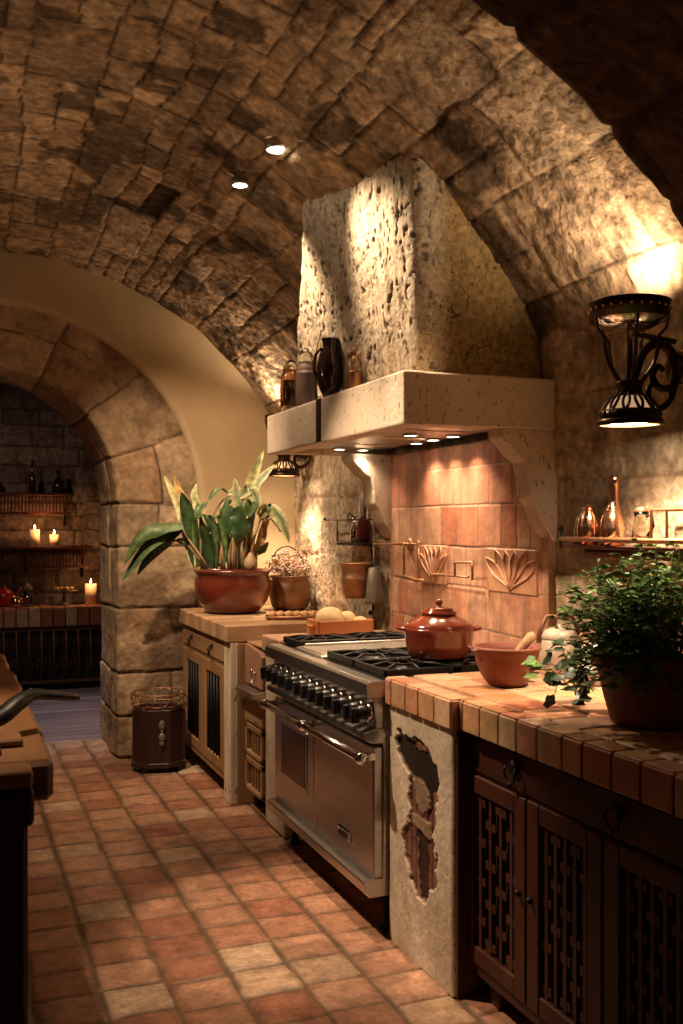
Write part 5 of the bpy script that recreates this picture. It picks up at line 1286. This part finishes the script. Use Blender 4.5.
b = B(); b.tube([(-.065, 2.655, .938), (.03, 2.70, .942), (.115, 2.742, .950), (.162, 2.783, .976), (.207, 2.82, .994), (.27, 2.848, .984), (.333, 2.877, .970)], [.018, .026, .034, .033, .028, .022, .016], 12, flat=.6, sm=3); b.ball((.205, 2.815, 1.006), .008, 8); b.build('handle', M['black'], T)
T = thing('wooden_block', (.09, 2.66, .904), 'small wooden block on the island just below the skillet handle', 'wooden block')
b = B(); b.box((.03, 2.60, .9045), (.170, 2.70, .922), bev=.005); b.build('board', M['slab'], T)
b = B(); b.box((.0, 2.52, .9045), (.115, 2.590, .918), bev=.004); b.build('dark_insert', M['black'], T)

# ================================================================ FAR ROOM
def build_far_room():
    yf = 9.10; top = .73
    T = thing('tiled_counter', (.0, 9.38, 0), 'low counter with brick tile edge and black ironwork front beyond the arch', 'counter')
    b = B(); rg = random.Random(2); x = -1.75; b.c = (.15, .09, .06); b.box((-1.78, yf + .01, .55), (1.78, 9.64, top - .004), bev=.002)
    while x < 1.75:
        b.c = rnd_tile(rg); b.box((x + .004, yf - .012, .565), (x + .098, yf + .012, .715), bev=.005)
        for y in (0, 1, 2, 3): b.c = rnd_tile(rg); b.box((x + .004, yf - .008 + y * .14, .70), (x + .098, yf + .125 + y * .14, top), bev=.004)
        x += .104
    b.build('tiled_top', M['tile'], T)
    bx((-1.75, yf + .06, .0), (1.75, 9.64, .55), bev=.002).build('base', M['dark'], T)
    b = B()
    for z in (.06, .52): b.box((-1.75, yf + .02, z), (1.75, yf + .045, z + .025), bev=.003)
    x = -.3
    while x < 1.7:
        b.tube([(x, yf + .03, .07), (x + .006, yf + .03, .30), (x, yf + .03, .53)], .012, 6)
        for s in (-1, 1):
            b.tube([(x, yf + .025, .16), (x + s * .025, yf + .022, .20), (x + s * .035, yf + .02, .25), (x + s * .02, yf + .02, .28), (x + s * .008, yf + .02, .26)], .006, 5)
            b.tube([(x, yf + .025, .36), (x + s * .022, yf + .022, .40), (x + s * .032, yf + .02, .44), (x + s * .016, yf + .02, .47)], .005, 5)
        x += .105
    b.build('ironwork_screen', M['dullcopper'], T)
    def shelf(z, x1, lab):
        S = thing('plank_shelf', (.4, 9.5, z), lab, 'shelf')
        bx((-1.2, 9.35, z - .028), (x1, 9.69, z), bev=.004).build('plank', M['darkwoodh'], S)
        b = B(); x = -.3
        b.box((-1.2, 9.40, z - .20), (x1 - .03, 9.42, z - .175), bev=.002)
        while x < x1 - .05:
            b.box((x, 9.395, z - .20), (x + .012, 9.425, z - .028), bev=.002); x += .030
        b.build('spindle_apron', M['darkwood'], S)
        for x in (-.9, x1 - .06):
            b = B(); b.tube([(x, 9.67, z - .30), (x, 9.60, z - .14), (x, 9.42, z - .035)], .010, 6); b.build('bracket', M['iron'], S)
        return S
    shelf(1.262, 1.22, 'dark plank shelf holding the two lit candles beyond the arch'); shelf(1.745, 1.06, 'upper dark plank shelf under the shadowed back wall')
    def candle(x, y, z, r, h, lab):
        S = thing('pillar_candle', (x, y, z), lab, 'candle', 'lit candles in the far room')
        b = B(); b.lathe([(0, z + .001), (r, z + .001), (r, z + h), (r * .8, z + h - .008), (0, z + h - .012)], (x, y, 0), 28); b.build('wax', M['wax'], S)
        b = B(); b.tube([(x, y, z + h - .012), (x, y, z + h + .01)], .0015, 5); b.build('wick', M['black'], S)
        b = B(); b.lathe([(0, z + h + .002), (.006, z + h + .008), (.008, z + h + .018), (.004, z + h + .034), (0, z + h + .045)], (x, y, 0), 12); b.build('flame', M['flame'], S)
    candle(.715, 9.42, 1.262, .045, .150, 'wide lit candle, left of two on the shelf')
    candle(.885, 9.42, 1.262, .040, .105, 'shorter lit candle, right of two on the shelf')
    candle(1.195, 9.30, top, .052, .190, 'tall cream lit candle at the right end of the far counter')
    # things on the counter
    S = thing('lantern', (.64, 9.30, top), 'dark metal lantern with domed top on the far counter', 'lantern')
    x, y, z = .645, 9.30, top
    b = B(); b.lathe([(0, z + .001), (.05, z + .001), (.05, z + .015), (.04, z + .022), (0, z + .022)], (x, y, 0), 20); b.build('base', M['greyclay'], S)
    b = B(); b.lathe([(.036, z + .022), (.038, z + .14), (.034, z + .14), (.033, z + .022)], (x, y, 0), 20); b.build('chimney_glass', M['clear'], S)
    b = B(); b.lathe([(.045, z + .14), (.050, z + .15), (.035, z + .185), (.012, z + .20), (0, z + .215)], (x, y, 0), 20)
    for k in range(4):
        a = k * PI / 2 + .4; b.tube([(x + math.cos(a) * .042, y + math.sin(a) * .042, z + .02), (x + math.cos(a) * .042, y + math.sin(a) * .042, z + .15)], .004, 6)
    b.build('cage', M['greyclay'], S)
    S = thing('enamel_kettle', (.46, 9.34, top), 'red enamel kettle at the left of the far counter', 'kettle')
    x, y = .455, 9.36
    b = B(); b.lathe([(0, z + .001), (.08, z + .001), (.095, z + .03), (.09, z + .10), (.06, z + .145), (.03, z + .16), (.012, z + .165), (.014, z + .18), (0, z + .185)], (x, y, 0), 32); b.build('body', M['redpaint'], S)
    b = B(); b.tube([(x + .07, y, z + .07), (x + .12, y, z + .12), (x + .145, y, z + .165)], [.018, .012, .009], 8); b.build('spout', M['redpaint'], S)
    b = B(); b.tube([(x - .06, y, z + .14), (x - .04, y, z + .21), (x + .04, y, z + .21), (x + .06, y, z + .14)], .007, 6); b.build('handle', M['black'], S)
    S = thing('copper_mug', (.535, 9.20, top), 'small copper mug between red kettle and lantern', 'mug')
    b = B(); b.lathe([(0, z + .001), (.034, z + .001), (.038, z + .02), (.038, z + .10), (.035, z + .10), (.034, z + .012), (0, z + .01)], (.54, 9.2, 0), 24); b.build('body', M['copper'], S)
    b = B(); b.tube([(.575, 9.19, z + .08), (.598, 9.185, z + .07), (.598, 9.185, z + .04), (.575, 9.19, z + .03)], .004, 6); b.build('handle', M['copper'], S)
    S = thing('cake_stand', (.965, 9.34, top), 'footed cake stand on the far counter between lantern and candle', 'cake stand')
    b = B(); b.lathe([(0, z + .001), (.05, z + .001), (.045, z + .012), (.014, z + .03), (.012, z + .10), (.03, z + .115), (.115, z + .122), (.122, z + .135), (.115, z + .132), (0, z + .128)], (.965, 9.34, 0), 36); b.build('stand', M['greyclay'], S)
    for k in range(4):
        p = (.90 + k * .043, 9.335 + .02 * (k % 2), z + .133 + .017); o = B().ball(p, .024, 12, (1, 1, .7), .08).build('tea_cake', M['pastry'], origin=(p[0], p[1], z + .133))
        tag(o, ['golden cake at the left of the cake stand', 'golden cake second from the left on the cake stand', 'golden cake third from the left on the cake stand', 'golden cake at the right of the cake stand'][k], 'cake', 'cakes on the cake stand')
    # silhouettes on the upper shelf
    for (x, h, r, lab) in ((.70, .30, .028, 'tall thin dark bottle on the upper far shelf'), (.93, .21, .055, 'dark squat jug on the upper far shelf'), (.40, .14, .05, 'small dark pot at the left of the upper far shelf')):
        zz = 1.745; b = B(); b.lathe([(0, zz + .001), (r, zz + .001), (r * 1.1, zz + h * .3), (r * .9, zz + h * .5), (r * .35, zz + h * .65), (r * .3, zz + h * .95), (r * .4, zz + h), (0, zz + h)], (x, 9.48, 0), 20)
        tag(b.build('dark_bottle' if r < .03 else ('dark_jug' if r > .052 else 'dark_pot'), M['jarbrown'], origin=(x, 9.48, zz)), lab, 'bottle' if r < .03 else 'jug' if r > .052 else 'pot')
build_far_room()
# ================================================================ LIGHT + CAMERA
def spot(loc, to, power, angle, blend=.4, col=(1, .70, .42), size=.03):
    l = bpy.data.lights.new('spot', 'SPOT'); l.energy = power; l.spot_size = math.radians(angle); l.spot_blend = blend; l.color = col; l.shadow_soft_size = size
    o = bpy.data.objects.new('spot_light', l); COL.objects.link(o); o.location = loc
    o.rotation_euler = (Vector(to) - Vector(loc)).to_track_quat('-Z', 'Y').to_euler(); return o
def point(loc, power, col=(1, .62, .30), size=.02):
    l = bpy.data.lights.new('point', 'POINT'); l.energy = power; l.color = col; l.shadow_soft_size = size
    o = bpy.data.objects.new('point_light', l); COL.objects.link(o); o.location = loc; return o
def area(loc, to, power, w, h, col):
    l = bpy.data.lights.new('area', 'AREA'); l.shape = 'RECTANGLE'; l.size = w; l.size_y = h; l.energy = power; l.color = col
    o = bpy.data.objects.new('area_light', l); COL.objects.link(o); o.location = loc
    o.rotation_euler = (Vector(to) - Vector(loc)).to_track_quat('-Z', 'Y').to_euler(); return o
W = (1, .715, .475)
# recessed vault lamps grazing the hood
spot((1.224, 3.833, 2.93), (1.60, 3.42, 2.25), 100, 66, 1, W, .04)
spot((1.206, 4.318, 2.94), (1.60, 4.30, 2.30), 85, 58, 1, W, .04)
# unseen vault lamps above the aisle, no fixtures; some added just to brighten surfaces
spot((.95, 4.0, 3.02), (1.20, 3.5, 0), 230, 26, .4, W, .03)
spot((.80, 5.3, 2.98), (1.15, 4.9, .0), 60, 44, .6, W, .03)
spot((.10, 3.9, 3.05), (1.44, 3.42, 1.0), 330, 44, .6, W, .04)
spot((.20, 4.6, 3.0), (1.42, 5.6, 1.3), 240, 72, .8, W, .04)  # added to brighten the arch stones, no fixture
spot((1.15, 5.2, 2.85), (1.62, 5.80, 1.25), 80, 42, .6, W, .03)
spot((1.25, 3.3, 2.9), (1.72, 2.95, .92), 150, 28, .7, W, .03)
spot((-.25, 3.3, 3.05), (.02, 2.95, .9), 150, 36, .8, W, .04)  # added to brighten the island top, no fixture
# herb and left-wall spots added without fixtures, then the pair of sconces in view
spot((1.0, 1.78, 2.55), (1.72, 2.30, 1.32), 42, 24, .7, W, .03)  # added to brighten the front of the herb, no lamp there
spot((-1.40, 4.1, 2.15), (-.9, 4.1, 3.0), 36, 150, 1, W, .05)  # unseen uplight added by the left wall to lift the vault
for (x, y) in ((1.92, 2.505), (1.92, 5.87)):
    k = 1 if y < 4 else 2.2
    spot((x + .04, y - .02, 2.13), (x + .04, y + (.35 if y < 4 else -.02), 3.1), 25 * k, 140, 1, W, .03)
    spot((x, y, 1.75), (x + .06, y + .04, .9), 66, 100, .9, W, .03)
# hood lamps
for (x, y) in ((1.80, 4.62), (1.93, 4.63), (1.80, 3.80), (2.0, 4.16), (1.99, 3.97), (1.99, 3.78)):
    spot((x, y, 1.82), (x + .04, y - .06, .9), 17 if y < 4.5 else 8, 110, .9, W, .02)
# candles and the cool skylight of the far room
for p in ((.76, 9.33, 1.47), (.875, 9.33, 1.43), (1.19, 9.24, .99)): point(p, 1.6, (1, .45, .16), .015)
spot((.3, 7.9, 2.8), (.6, 7.7, 0), 80, 62, .8, (.92, .80, 1.0), .25)
spot((-.2, 7.3, 2.7), (.7, 9.4, 1.3), 26, 75, .9, (1, .66, .48), .1)  # warm fill added for the dim shelves and counter, no lamp there
wd = bpy.data.worlds.new('World'); C.world = wd; wd.use_nodes = True
wd.node_tree.nodes['Background'].inputs[0].default_value = (1, .55, .30, 1); wd.node_tree.nodes['Background'].inputs[1].default_value = .03

cam = bpy.data.cameras.new('Camera'); co_ = bpy.data.objects.new('Camera', cam); COL.objects.link(co_); C.camera = co_
co_.location = (0, 0, 1.453); co_.rotation_euler = (PI / 2, 0, -math.radians(21.4))
cam.sensor_fit = 'VERTICAL'; cam.sensor_height = 36; cam.lens = 36 * 1000 / 1024; cam.shift_y = 13 / 1024; cam.clip_start = .02
v = C.view_settings; v.view_transform = 'Standard'; v.look = 'None'; v.exposure = .14; v.gamma = 1; v.use_curve_mapping = False
